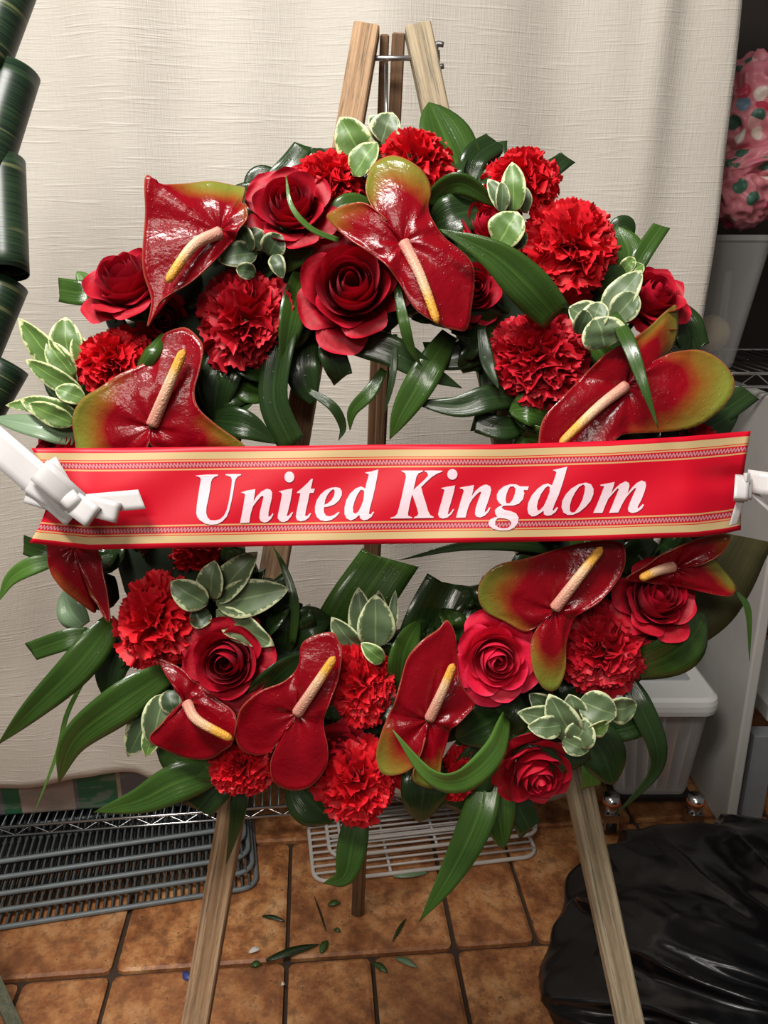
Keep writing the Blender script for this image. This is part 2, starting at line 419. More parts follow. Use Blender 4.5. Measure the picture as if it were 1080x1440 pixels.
# ------------------------------------------------------------------ low wire shelf, carton, racks
M_GRACK = m_noisy('grey_coated_wire', (0.12, 0.145, 0.155), (0.20, 0.23, 0.24), 30, 0.4, 0.0)
M_GBAR = simple('grimy_dark_wire', (0.045, 0.05, 0.05), 0.6)
def low_shelf():
    a = onz(-205, 1179, 0.10); b = onz(620, 1117, 0.10)
    e = (b - a).normalized(); n = Vector((-e.y, e.x, 0)); L = (b - a).length
    root = empty('wire_shelf', Matrix.Translation(Vector((a.x, a.y, 0))))
    loc = lambda p: p - Vector((a.x, a.y, 0))
    for dz in (0, -0.022):
        MB().tube([loc(a + Vector((0, 0, dz))), loc(b + Vector((0, 0, dz)))], 0.0032, 8).build('rail', M_CHROME, root)
    z = []
    k = int(L / 0.034)
    for i in range(k + 1): z.append(loc(a + e * (L * i / k) + Vector((0, 0, -0.022 if i % 2 else 0))))
    MB().tube(z, 0.0017, 6).build('zigzag_truss', M_CHROME, root)
    mb = MB()
    for i in range(70):
        p = a + e * (L * (i + 0.5) / 70); mb.tube([loc(p), loc(p + n * 0.36)], 0.0014, 5)
    w_ = mb.build('shelf_wires', M_GRACK, root); w_['kind'] = 'stuff'
    MB().tube([loc(a + n * 0.36), loc(b + n * 0.36)], 0.0032, 8).build('rail', M_CHROME, root)
    for q in (a + n * 0.36, b + n * 0.36, a):
        MB().tube([loc(Vector((q.x, q.y, 0))), loc(Vector((q.x, q.y, 0.14)))], 0.011, 10).build('post', M_CHROME, root)
    tag(root, 'chrome wire shelf with zigzag edge below the curtain hem', 'shelf')
    # printed carton lying on it
    c0 = a + e * 0.02 + n * 0.03; c1 = onz(292, 1140, 0.10) + n * 0.03
    LL = (c1 - c0).length
    t = NT('printed_carton'); sep = t.new('ShaderNodeSeparateXYZ'); t.link(t.coord('Generated'), sep.inputs[0])
    g = (0.022, 0.115, 0.055); pk = (0.33, 0.25, 0.22); gr = (0.12, 0.11, 0.125); be = (0.34, 0.28, 0.2)
    W0 = lambda px: max(0, min(1, ((onz(px, 1150, 0.10) - c0).dot(e)) / LL))
    col = t.ramp(sep.outputs[0], [(0, gr), (W0(8), g), (W0(30), pk), (W0(104), gr), (W0(109), g), (W0(163), be), (W0(170), gr)], 'CONSTANT')
    col = t.mix(t.ramp(t.noise(t.coord('Object', (14, 14, 40)), 1.0, 2), [(0.55, (0, 0, 0)), (0.6, (.5, .5, .5))]), col, (0.2, 0.2, 0.17))
    t.set(Base_Color=col, Roughness=0.45)
    me = box_mesh('carton', LL, 0.2, 0.10)
    o = put('carton', me, t.m, None, Matrix.Translation(c0 + e * LL / 2 + n * 0.1 + Vector((0, 0, 0.0036))) @ Matrix.Rotation(math.atan2(e.y, e.x), 4, 'Z'))
    bevel(o, 0.006); tag(o, 'flat carton with green and pink print on the chrome wire shelf', 'box')
low_shelf()
M_WRACK = m_noisy('white_coated_wire', (0.55, 0.50, 0.46), (0.70, 0.65, 0.60), 30, 0.45, 0.0)
def rrect(L, D, r, seg=5):
    out = []
    for cx, cy, a0 in ((L - r, D - r, 0), (r, D - r, 90), (r, r, 180), (L - r, r, 270)):
        for k in range(seg + 1):
            a = math.radians(a0 + 90 * k / seg); out.append(Vector((cx + r * math.cos(a), cy + r * math.sin(a), 0)))
    return out
def rack(px0, px1, mat, L, D, z, back, right, rim, nb, along, label, group, inner=False, cross=2):
    A = onz(*px0, 0); B = onz(*px1, 0); e = (B - A).normalized(); n = Vector((-e.y, e.x, 0))
    o0 = B - e * (L - right) + n * back + Vector((0, 0, z))
    root = empty('wire_rack', Matrix.Translation(o0) @ Matrix.Rotation(math.atan2(e.y, e.x), 4, 'Z'))
    MB().tube(rrect(L, D, 0.03), rim, 8, closed=True).build('rim', mat, root)
    bars = MB(); m = 0.002
    for i in range(nb):
        if along: y = D * (i + 1) / (nb + 1); bars.tube([(m, y, 0.004), (L - m, y, 0.004)], rim * 0.62, 6)
        else: x = L * (i + 1) / (nb + 1); bars.tube([(x, m, 0.004), (x, D - m, 0.004)], rim * 0.5, 5)
    bb = bars.build('bars', M_GBAR if mat is M_GRACK else mat, root); bb['kind'] = 'stuff'
    for i in range(cross):
        f = (i + 1) / (cross + 1)
        if along: MB().tube([(L * f, 0, -0.001), (L * f, D, -0.001)], rim * 0.8, 6).build('cross_bar', mat, root)
        else: MB().tube([(0, D * f, -0.001), (L, D * f, -0.001)], rim * 0.8, 6).build('cross_bar', mat, root)
    if inner:
        pts = [p * 1.0 + Vector((0, 0, 0.012)) for p in rrect(L - 0.05, D - 0.06, 0.025)]
        MB().tube([p + Vector((0.025, 0.03, 0)) for p in pts], rim * 0.85, 6, closed=True).build('inner_rim', mat, root)
    tag(root, label, 'rack', group); return root
ordn = ['lowest', 'second', 'third', 'fourth', 'topmost']
for k in range(5):
    rack((0, 1310), (362, 1252), M_GRACK, 0.78 - 0.01 * k, 0.31, 0.0055 + 0.0155 * k, 0.004 + 0.027 * k, -0.006 * k, 0.0052, 52, False,
         '%s grey wire rack in the stack under the chrome shelf' % ordn[k] if k else 'lowest grey wire rack in the stack, on the tiles', 'stacked grey wire racks')
rack((375, 1252), (757, 1206), M_WRACK, 0.475, 0.20, 0.0045, 0.0, 0.0, 0.0044, 9, True, 'white wire rack lying on the terracotta tiles', 'white wire racks')
rack((375, 1252), (757, 1206), M_WRACK, 0.455, 0.18, 0.022, 0.045, 0.018, 0.0042, 11, True, 'white wire rack with inner rim resting on another white rack', 'white wire racks', True, 1)

# ------------------------------------------------------------------ right side: panel, bins, shelf, bag
M_PANEL = m_noisy('white_painted_board', (0.42, 0.40, 0.38), (0.52, 0.50, 0.47), 18, 0.55, 0.1)
M_GREYM = m_noisy('grey_metal', (0.16, 0.17, 0.18), (0.24, 0.25, 0.26), 30, 0.4, 0.05)
M_BLACKM = simple('black_metal', (0.012, 0.011, 0.010), 0.4)
def board(name, x0, x1, y0, y1, z0, z1, mat, rz=0, bw=0.004):
    o = put(name, box_mesh(name, x1 - x0, y1 - y0, z1 - z0), mat, None, Matrix.Translation(((x0 + x1) / 2, (y0 + y1) / 2, z0)) @ Matrix.Rotation(rz, 4, 'Z'))
    bevel(o, bw); return o
o = board('shelf_upright', 0.750, 0.772, 1.45, 1.80, 0.0, 0.955, M_PANEL, 0); tag(o, 'white side board standing on the tiles beside the plastic bin', 'board')
o = board('shelf_board', 0.845, 1.25, 1.53, 1.85, 0.235, 0.275, M_PANEL); 
tag(o, 'off-white shelf board fixed between upright and grey metal post', 'shelf')
o = board('metal_post', 0.795, 0.842, 1.475, 1.515, 0.0, 0.235, M_GREYM, 0, 0.002); tag(o, 'short grey metal post under the off-white shelf board', 'post')
def m_clear(name, a, b, al=0.6):
    t = NT(name); n = t.noise(t.coord('Object', (24, 24, 5)), 1.0, 3)
    t.set(Base_Color=t.mix(n, a, b), Roughness=0.35, Alpha=al); return t.m
M_BIN = m_clear('cloudy_clear_plastic', (0.50, 0.46, 0.44), (0.62, 0.58, 0.55), 0.42)
M_BIN2 = m_clear('hazy_grey_plastic', (0.26, 0.25, 0.24), (0.36, 0.35, 0.34), 0.5)
M_LID = simple('white_plastic_lid', (0.72, 0.71, 0.69), 0.4)
M_LID2 = simple('grey_lid_inset', (0.38, 0.39, 0.40), 0.45)
def ring_mesh(name, levels, seg=6):
    """levels: list of (half x, half y, corner radius, z): loft of rounded rectangles, capped."""
    v = []; f = []; n = 4 * (seg + 1)
    for hx, hy, r, z in levels:
        for p in rrect(2 * hx, 2 * hy, r, seg): v.append((p.x - hx, p.y - hy, z))
    for l in range(len(levels) - 1):
        for k in range(n): f.append((l * n + k, l * n + (k + 1) % n, (l + 1) * n + (k + 1) % n, (l + 1) * n + k))
    f.append(tuple(range(n))[::-1]); f.append(tuple((len(levels) - 1) * n + k for k in range(n)))
    return mesh(name, v, f, smooth=False)
# lower bin with lid on a caster base
BXC, BYC, BZ = 0.590, 1.560, 0.085
root = empty('storage_bin', Matrix.Translation((BXC, BYC, BZ)))
o = put('bin_body', ring_mesh('bin_body', [(0.078, 0.082, 0.02, 0), (0.081, 0.085, 0.022, 0.01), (0.098, 0.103, 0.022, 0.222)]), M_BIN, root)
o = put('lid', ring_mesh('lid', [(0.104, 0.111, 0.028, 0.214), (0.110, 0.117, 0.034, 0.219), (0.1125, 0.1195, 0.036, 0.230), (0.1125, 0.1195, 0.036, 0.242), (0.110, 0.117, 0.034, 0.252), (0.102, 0.109, 0.03, 0.258)], 8), M_LID, root)
put('lid_inset', ring_mesh('lid_inset', [(0.078, 0.070, 0.012, 0.2565), (0.076, 0.068, 0.012, 0.2605)]), M_LID2, o, Matrix.Translation((-0.004, 0.03, 0)))
tag(root, 'cloudy plastic storage bin with white lid behind the wreath', 'bin')
M_PAPER = [simple('folded_paper_%d' % i, c, 0.7) for i, c in enumerate([(0.55, 0.5, 0.45), (0.42, 0.22, 0.12), (0.35, 0.32, 0.33)])]
for i in range(6):
    x = BXC - 0.058 + i * 0.023
    o = put('folder', box_mesh('folder', 0.004, 0.14, 0.18), M_PAPER[(0, 2, 0, 0, 1, 2)[i]], None, Matrix.Translation((x, BYC, BZ + 0.006)) @ Matrix.Rotation(-0.10 + 0.04 * i, 4, 'Y'))
    tag(o, '%s paper folder inside the cloudy bin, counted from its white upright side' % ['sixth', 'fifth', 'fourth', 'third', 'second', 'first'][i], 'folder', 'folders in the bin')
M_ORANGE = simple('orange_band', (0.45, 0.11, 0.03), 0.5)
# rolling base under bin
root = empty('rolling_base', Matrix.Translation((BXC, BYC, 0.0)))
bp = put('plate', ring_mesh('plate', [(0.088, 0.092, 0.02, 0.074), (0.088, 0.092, 0.02, 0.0845)]), M_BLACKM, root)
for sx, sy in ((1, -1), (-1, -1), (1, 1), (-1, 1)):
    cx, cy = sx * 0.092, sy * 0.098
    cs = MB().tube([(cx, cy, 0.050), (cx, cy, 0.094)], 0.017, 14).build('caster', M_CHROME, root)
    MB().tube([(cx, cy, 0.076), (cx, cy, 0.083)], 0.0195, 14).build('band', M_ORANGE, cs)
    MB().box((cx - 0.014, cy, 0.036), (0.002, 0, 0), (0, 0.016, 0), (0, 0, 0.020)).box((cx + 0.014, cy, 0.036), (0.002, 0, 0), (0, 0.016, 0), (0, 0, 0.020)).box((cx, cy - 0.0165, 0.046), (0.016, 0, 0), (0, 0.0015, 0), (0, 0, 0.010)).build('fork', M_CHROME, cs, False)
    MB().tube([(cx - 0.011, cy, 0.021), (cx + 0.011, cy, 0.021)], 0.021, 18).build('wheel', M_BLACKM, cs)
tag(root, 'black rolling base with chrome casters under the plastic bin', 'dolly')
# upper wire shelf and bin
def upper_shelf():
    z = 1.0; root = empty('wire_shelf', Matrix.Translation((0.5, 1.535, 0)))
    for dz in (0, -0.026): MB().tube([(-0.05, 0, z + dz), (0.62, 0.02, z + dz)], 0.0032, 8).build('rail', M_CHROME, root)
    pts = [(-0.05 + 0.67 * i / 20, 0.02 * i / 20, z - (0.026 if i % 2 else 0)) for i in range(21)]
    MB().tube(pts, 0.0016, 6).build('zigzag_truss', M_CHROME, root)
    mb = MB()
    for i in range(24): x = -0.04 + i * 0.028; mb.tube([(x, 0.01, z), (x, 0.40, z)], 0.0014, 5)
    k = mb.build('shelf_wires', M_CHROME, root); k['kind'] = 'stuff'
    MB().tube([(-0.05, 0.40, z), (0.62, 0.40, z)], 0.0032, 8).build('rail', M_CHROME, root)
    for x, y in ((0.305, 0.03), (0.305, 0.41), (-0.05, 0.41)):
        MB().tube([(x, y, 0), (x, y, 1.18)], 0.012, 12).build('post', M_BLACKM if y < 0.1 else M_CHROME, root)
    tag(root, 'wire shelf on a dark post beside the curtain edge', 'shelf')
upper_shelf()
root = empty('storage_bin', Matrix.Translation((0.585, 1.71, 1.0045)))
(put('bin_body', ring_mesh('bin_body', [(0.105, 0.13, 0.02, 0), (0.108, 0.133, 0.02, 0.01), (0.142, 0.15, 0.022, 0.235)]), M_BIN2, root))
put('rim', ring_mesh('rim', [(0.143, 0.151, 0.024, 0.235), (0.145, 0.153, 0.026, 0.238), (0.143, 0.151, 0.026, 0.248)]), M_BIN2, root)
tag(root, 'tall hazy plastic bin on the wire shelf by the curtain edge', 'bin')
def blob(name, r, amp, freq, seed, mat, sx=1, sy=1, sz=1, sub=5, ridge=False):
    bm = bmesh.new(); bmesh.ops.create_icosphere(bm, subdivisions=sub, radius=1)
    for v in bm.verts:
        n = v.co.normalized()
        q = noise.noise(n * freq + Vector((seed, 0, 0)))
        if ridge: q = 1 - 2 * abs(q)
        q2 = noise.noise(n * freq * 2.7 + Vector((0, seed, 0)))
        k = 1 + amp * (q + 0.4 * q2)
        v.co = Vector((n.x * sx, n.y * sy, n.z * sz)) * (r * k)
    me = bpy.data.meshes.new(name); bm.to_mesh(me); bm.free()
    for p in me.polygons: p.use_smooth = True
    if mat: me.materials.append(mat)
    return me
o = put('ball', blob('ball', 0.036, 0.03, 2, 1, simple('tan_ball', (0.62, 0.50, 0.32), 0.8), sub=4), None, None, Matrix.Translation((0.650, 1.618, 1.068)))
tag(o, 'tan round ball inside the hazy plastic bin', 'ball')
def m_floral():
    t = NT('floral_print')
    v = t.new('ShaderNodeTexVoronoi'); v.inputs['Scale'].default_value = 31; t.link(t.coord('Object'), v.inputs['Vector'])
    sep = t.new('ShaderNodeSeparateXYZ'); t.link(v.outputs['Color'], sep.inputs[0])
    c = t.ramp(sep.outputs[0], [(0.0, (0.50, 0.13, 0.17)), (0.4, (0.60, 0.30, 0.30)), (0.56, (0.035, 0.11, 0.07)), (0.70, (0.62, 0.53, 0.46)), (0.84, (0.42, 0.03, 0.06)), (0.93, (0.13, 0.2, 0.27))], 'CONSTANT')
    bg = t.mix(t.ramp(v.outputs['Distance'], [(0.38, (0, 0, 0)), (0.46, (1, 1, 1))]), c, (0.52, 0.16, 0.19))
    t.set(Base_Color=bg, Roughness=0.5); t.bump(t.noise(t.coord('Object'), 30, 3), 0.3, 0.004); return t.m
M_FLOR = m_floral()
root = empty('floral_bag', Matrix.Translation((0.69, 1.70, 1.288)))
put('bag_body', blob('bag_body', 0.115, 0.26, 2.6, 4.2, M_FLOR, 0.95, 0.75, 0.85, 6, True), None, root, Matrix.Translation((0.035, 0.0, 0.175)))
put('bag_fold', blob('bag_fold', 0.085, 0.22, 2.2, 9.1, M_FLOR, 1.1, 0.8, 0.42, 5, True), None, root, Matrix.Translation((0.02, -0.045, 0.095)) @ Matrix.Rotation(-0.25, 4, 'Y'))
put('bag_fold', blob('bag_fold', 0.075, 0.30, 2.4, 2.1, M_FLOR, 0.9, 0.8, 0.7, 5, True), None, root, Matrix.Translation((-0.02, -0.05, 0.045)) @ Matrix.Rotation(0.5, 4, 'Y'))
tag(root, 'crumpled pink floral print bag on the hazy plastic bin', 'bag')

# black refuse sack
def sack():
    t = NT('black_sack_plastic')
    n = t.noise(t.coord('Object', (1, 1, 1)), 14, 3, 0.5)
    t.set(Base_Color=(0.005, 0.005, 0.006), Roughness=0.25)
    t.bs.inputs['Specular IOR Level'].default_value = 0.45
    t.bump(n, 0.25, 0.006)
    bm = bmesh.new(); bmesh.ops.create_icosphere(bm, subdivisions=7, radius=1)
    knot = Vector((0.05, -0.55, 0.75)).normalized()
    a1 = knot.orthogonal().normalized(); a2 = knot.cross(a1)
    for v in bm.verts:
        n_ = v.co.normalized()
        th = math.acos(max(-1, min(1, n_.dot(knot)))); ph = math.atan2(n_.dot(a2), n_.dot(a1))
        wv = Vector((math.cos(ph) * 2.6, math.sin(ph) * 2.6, th * 0.9))
        r1 = 1 - 2 * abs(noise.noise(wv * 1.25 + Vector((3, 1, 4))))
        r2 = 1 - 2 * abs(noise.noise(wv * 2.7 + Vector((13, 1, 4))))
        r3 = noise.noise(n_ * 2.2 + Vector((5, 5, 5)))
        r4 = 1 - 2 * abs(noise.noise(n_ * 6.5 + Vector((1, 7, 5))))
        k = 1 + 0.11 * r1 * sstep(0.05, 0.5, th) + 0.045 * r2 * sstep(0.1, 0.5, th) * sstep(1.7, 0.9, th) + 0.10 * r3 + 0.012 * r4 * sstep(0.3, 0.9, th) * sstep(1.8, 1.1, th)
        k *= 1 - 0.30 * math.exp(-(th / 0.22) ** 2)
        s = 1.0
        p = Vector((n_.x * 0.385, n_.y * 0.31, n_.z * 0.145)) * k
        p.z = p.z + 0.115
        if p.z < 0.0: p.z = 0.0 + 0.0 * p.z
        v.co = p
    me = bpy.data.meshes.new('sack'); bm.to_mesh(me); bm.free()
    for p in me.polygons: p.use_smooth = True
    me.materials.append(t.m)
    o = put('refuse_sack', me, None, None, Matrix.Translation((0.685, 0.985, 0.0)))
    tag(o, 'shiny black plastic refuse sack slumped on the tiled floor', 'bag')
sack()

# ------------------------------------------------------------------ easel
def easel():
    ZL = -0.076                                   # plane of the front legs, behind the wreath
    base = W(585, 2150, ZL); base.z = 0
    root = empty('easel', Matrix.Translation(base))
    L = lambda p: p - base
    def leg(name, top, bot, wpx, mat, th=0.022):
        a, b = L(top), L(bot); ln = (b - a).length; ax = (a - b).normalized()
        sd = AX_R - ax * AX_R.dot(ax); sd.normalize(); nn = ax.cross(sd)
        m = Matrix((sd, nn, ax)).transposed().to_4x4(); m.translation = b
        o = put(name, box_mesh(name, wpx, th, ln), mat, root, m); bevel(o, 0.0015, 1); return o
    k = (2151 - 1440)
    lt, lb = W(516, 40, ZL), W(276 - 0.1715 * k, 1440 + k, ZL)
    rt, rb = W(587, 40, ZL), W(884 + 0.213 * k, 1440 + k, ZL)
    lb.z = rb.z = 0
    leg('leg', lt, lb, 0.0262, M_WOOD2); leg('leg', rt, rb, 0.0262, M_WOOD)
    foot = onz(503, 1282, 0)
    tb = W(553, 46, ZL - 0.012)
    leg('back_leg', tb + Vector((0.0055, 0, 0)), foot, 0.0135, M_WOOD3, 0.024)
    leg('back_leg_spacer', W(541, 48, ZL - 0.01), W(541, 48, ZL - 0.01) + (foot - tb) * 0.16, 0.0095, M_WOOD3, 0.02)
    leg('back_leg_lower', tb + (foot - tb) * 0.14, foot + Vector((0, 0, 0.0001)), 0.0245, M_WOOD3, 0.018)
    MB().tube([L(W(543.5, 90, ZL + 0.004)), L(W(543.5, 230, ZL + 0.004))], 0.0019, 8).build('hinge_pin', M_CHROME, root)
    MB().tube([L(W(491, 82, ZL)), L(W(612, 82, ZL))], 0.0026, 10).build('bolt', M_ZINC, root)
    MB().tube([L(W(490, 82, ZL)), L(W(494, 82, ZL))], 0.0055, 6).build('bolt_head', M_ZINC, root)
    nut = MB().tube([L(W(606, 80, ZL)), L(W(618, 79, ZL))], 0.0058, 12).build('wing_nut', M_ZINC, root)
    for s in (-1, 1):
        pts = [W(613, 78 + 2 * s, ZL + 0.003), W(612, 78 + 10 * s, ZL + 0.003), W(615, 78 + 16 * s, ZL + 0.003), W(624, 78 + 15 * s, ZL + 0.003)]
        MB().tube([L(p) for p in catmull(pts, 8)], [0.0036 - 0.00012 * i for i in range(9)], 8).build('wing', M_ZINC, nut)
    tag(root, 'weathered wooden tripod easel with wing nut carrying the wreath', 'easel')
easel()

# ------------------------------------------------------------------ wreath base
CXW, CYW = 536, 664
def ring():
    v = []; f = []; nu, nv = 72, 18
    R = 318 / F * Z0; M0 = frame(CXW, CYW, -0.026)
    for i in range(nu):
        a = i / nu * 2 * math.pi
        for j in range(nv):
            b = j / nv * 2 * math.pi; k = 1 + 0.10 * noise.noise(Vector((math.cos(a) * 8, math.sin(a) * 8, b)))
            rr = R + 0.058 * k * math.cos(b)
            v.append((rr * math.cos(a), rr * math.sin(a), 0.040 * k * math.sin(b)))
    for i in range(nu):
        for j in range(nv):
            f.append((i * nv + j, ((i + 1) % nu) * nv + j, ((i + 1) % nu) * nv + (j + 1) % nv, i * nv + (j + 1) % nv))
    root = empty('wreath', M0)
    put('foam_ring', mesh('foam_ring', v, f), M_FOAM, root)
    tag(root, 'round wreath of broad dark green leaves set in a foam ring', 'wreath')
    return root
WREATH = ring(); WINV = WREATH.matrix_basis.inverted()

# ------------------------------------------------------------------ leaves
def blade_mesh(name, pts, M0inv, width, tip='p', roll=0.0, camber=0.05, n=18, base=0.55, twist=0.0, peak=0.4, fold=0.16):
    P = [M0inv @ p for p in catmull(pts, n)]
    v = []; uv = []; f = []; nc = 7
    for i, p in enumerate(P):
        t = i / n
        T = (P[min(i + 1, n)] - P[max(i - 1, 0)]).normalized()
        N = Vector((0, 0, 1)); N = N - T * N.dot(T)
        if N.length < 0.05: N = Vector((0, 1, 0)) - T * T.y
        N.normalize()
        N = Matrix.Rotation(roll + twist * (t - 0.5), 3, T) @ N
        S = T.cross(N)
        if t < peak: wf = lerp(base, 1, math.sin(t / peak * math.pi / 2))
        elif tip == 'p': wf = max(0.015, (1 - ((t - peak) / (1 - peak)) ** 1.7))
        elif tip == 'r': wf = max(0.02, max(0, 1 - ((t - peak) / (1 - peak)) ** 2.1) ** 0.78)
        else: wf = 1 - 0.12 * (t - peak)
        h = width / 2 * wf
        for k in range(nc):
            u = k / (nc - 1) * 2 - 1
            cut = T * (u * h * 0.35) if (tip == 'c' and i == n) else Vector()
            off = -camber * h * u * u + fold * h * abs(u) + 0.05 * h * math.sin(t * 8 + u * 2)
            v.append(p + S * (u * h) + N * off + cut); uv.append(((u + 1) / 2, t))
    for i in range(n):
        for k in range(nc - 1):
            a = i * nc + k; f.append((a, a + 1, a + nc + 1, a + nc))
    return mesh(name, v, f, uv)
def blade(pts, wpx, kind='d', label=None, tip='p', name='leaf_blade', group=None, parent=None, **kw):
    """pts: (px, py, d) along the leaf; wpx its widest, in pixels at the wreath."""
    wp = [W(*p) for p in pts]; m0 = frame(*pts[0])
    me = blade_mesh(name, wp, m0.inverted(), wpx / F * (Z0 - pts[0][2]), tip, **kw)
    o = put(name, me, M_BL[kind], WREATH, WINV @ m0); solid(o, 0.0006, 0)
    if kind in 'pol' and name == 'leaf_blade': o['label'] = label
    return o
BG = 'broad green leaves of the wreath'
def B(w_, kind, label, *pts, tip='p', **kw):
    blade([(p[0], p[1], p[2] / 1000) for p in pts], w_, kind, label, tip, group=BG, **kw)
# ---- top of the wreath
B(78, 'm', 'broad glossy upright leaf beside the topmost carnation', (660, 300, 5), (640, 225, 14), (603, 144, 6), tip='r', roll=0.25, peak=0.62, base=0.75)
B(38, 'd', 'dark folded leaf right of the broad upright leaf', (655, 268, 8), (668, 222, 12), (698, 200, 4), tip='c')
B(32, 'm', 'arched glossy leaf right of the obake anthurium lobe', (600, 284, 22), (645, 258, 40), (700, 290, 30), tip='r', roll=0.7)
B(58, 'd', 'wide dark wet leaf below the arched glossy leaf', (608, 318, 22), (640, 302, 30), (672, 296, 26), tip='c')
B(58, 'm', 'long mid green leaf sweeping across the large anthurium', (782, 446, 58), (738, 398, 76), (690, 356, 84), (618, 322, 82), tip='p', peak=0.28, base=0.8, roll=-0.35)
B(24, 'd', 'small dark cut leaf left of the flat-topped carnation', (692, 240, 4), (700, 218, 6), (702, 200, 2), tip='c')
B(26, 'd', 'small dark leaf tip right of the flat-topped carnation', (752, 250, 0), (780, 235, 2), (798, 222, 0), tip='c')
B(30, 'd', 'dark leaf left of the carnation and rose at the crown', (345, 290, 0), (395, 245, 8), (428, 205, 4), tip='c')
B(34, 'd', 'dark leaf curling behind the rose near the crown', (400, 262, 0), (365, 250, 4), (346, 282, 2), tip='r')
B(32, 'm', 'green leaf under the crown carnation beside the obake lobe', (520, 288, 22), (490, 288, 32), (458, 302, 30), tip='r')
B(26, 'm', 'narrow cut leaf standing up right of the ruffled carnation', (885, 392, 18), (905, 355, 22), (930, 318, 18), tip='c')
B(46, 'm', 'green leaf tucked against the ruffled carnation', (858, 412, 12), (884, 360, 20), (868, 318, 14), tip='r')
B(30, 'd', 'small dark leaf behind the ruffled carnation', (855, 330, 2), (878, 318, 6), (892, 330, 2), tip='r')
B(20, 'm', 'thin drooping leaf hanging over the pink-green anthurium', (862, 440, 62), (884, 482, 88), (904, 538, 98), (926, 604, 96), roll=0.2, peak=0.3)
B(46, 'd', 'dark cut leaf behind the rose above the pink-green anthurium', (950, 430, 5), (968, 465, 8), (978, 494, 4), tip='c')
B(34, 'd', 'dark leaf poking out right of the pink-green anthurium', (975, 612, 5), (1015, 580, 10), (1054, 552, 6), tip='c')
B(60, 'd', 'dark leaf below the pink-green anthurium', (930, 620, 10), (980, 612, 14), (1040, 575, 8), tip='r')
B(8, 'l', 'thin curved green stalk crossing the front of a rose', (476, 338, 72), (438, 322, 82), (410, 290, 86), (402, 246, 78), tip='r', base=0.9)
# ---- inner side, above the banner
B(44, 'd', 'long dark leaf hanging inside beside the deep carnation', (420, 390, 10), (398, 470, 24), (385, 560, 22), (412, 628, 14), tip='c', roll=0.25)
B(40, 'm', 'glossy leaf between the deep carnation and the large rose', (424, 380, 18), (410, 450, 32), (396, 520, 22), tip='p', roll=-0.5)
B(38, 'd', 'short folded cut leaf hanging in the wreath opening', (458, 478, 8), (470, 505, 14), (482, 532, 8), tip='c', twist=1.2)
B(44, 'd', 'dark leaf slanting under the large rose', (452, 470, 14), (545, 492, 20), (600, 522, 18), (650, 546, 12), peak=0.3)
B(44, 'm', 'hanging leaf with pointed tip in the top of the opening', (632, 470, 12), (596, 530, 20), (566, 580, 14), (548, 618, 6), peak=0.35)
B(38, 'd', 'flat dark leaf pointing inward across the opening', (745, 556, 10), (690, 560, 20), (640, 572, 18), (574, 564, 10), peak=0.4)
B(40, 'd', 'dark leaf under the tip of the large anthurium', (700, 480, 5), (650, 500, 10), (600, 500, 6), tip='c')
B(16, 'm', 'thin light leaf hanging from the large rose', (556, 392, 40), (568, 452, 48), (578, 490, 40), (594, 516, 30), roll=0.3)
B(20, 'd', 'narrow dark leaf hanging left of the lower right carnation', (676, 458, 22), (686, 510, 30), (702, 548, 32), tip='p')
B(48, 'm', 'bright rounded leaf below the velvety dark carnation', (775, 588, 14), (745, 575, 26), (716, 578, 18), tip='r')
B(34, 'd', 'short cut leaf inside the right of the opening', (735, 600, 4), (705, 602, 10), (668, 592, 6), tip='c')
B(44, 'd', 'dark leaf pointing to the banner beside the dark anthurium', (300, 590, 14), (345, 598, 24), (390, 624, 16), peak=0.35)
B(62, 'd', 'broad dark leaf between the dark anthurium and the deep carnation', (330, 480, 6), (308, 530, 16), (300, 590, 8), tip='r')
B(50, 'd', 'dark leaf hanging beside the left easel leg', (430, 455, -5), (425, 520, 2), (440, 570, -4), tip='r')
B(14, 'd', 'thin curling leaf tip hanging in the opening', (432, 548, 8), (468, 572, 12), (482, 600, 6), (476, 620, 4))
B(20, 'm', 'narrow curved leaf over the back leg of the easel', (540, 520, 8), (520, 552, 12), (496, 578, 8), (492, 606, 2))
B(10, 'd', 'hair-thin leaf strand hanging before the back leg', (556, 470, 20), (552, 530, 22), (540, 585, 16))
B(30, 'd', 'dark leaf above the right easel leg', (680, 500, -5), (690, 550, 2), (676, 605, -4), tip='c')
# ---- left side
B(36, 'm', 'cut green leaf left of the half-open side rose', (135, 410, 12), (112, 412, 16), (84, 408, 10), tip='c')
B(28, 'l', 'bright leaf behind the half-open side rose', (135, 420, 4), (124, 402, 8), (108, 382, 4), tip='r')
B(36, 'p', 'long pale wet leaf pointing out left above the banner', (105, 618, 26), (60, 602, 34), (-10, 588, 26), tip='r', roll=0.4)
B(26, 'm', 'rolled green leaf between carnation and dark anthurium', (232, 470, 40), (212, 496, 52), (196, 522, 44), tip='c', camber=0.7, fold=0)
B(50, 'd', 'dark leaf behind the left sprig of variegated leaves', (130, 560, 0), (95, 548, 8), (62, 536, 4), tip='r')
B(28, 'm', 'small cut leaf poking out under the left end of the banner', (88, 786, 8), (60, 776, 12), (34, 766, 8), tip='c')
B(26, 'l', 'narrow arching leaf below the left end of the banner', (80, 786, 12), (40, 798, 18), (14, 816, 14), (-2, 846, 8), peak=0.3)
B(40, 'p', 'pale bluish leaf below the folded dark anthurium', (118, 880, 6), (100, 860, 10), (90, 830, 6), tip='r')
B(30, 'm', 'short cut leaf pointing left above the longest leaf', (125, 890, 12), (85, 902, 18), (44, 916, 12), tip='c')
B(50, 'm', 'longest leaf pointing down to the left from the wreath', (160, 872, 12), (108, 938, 26), (46, 998, 24), (-4, 1048, 14), peak=0.25, roll=-0.3)
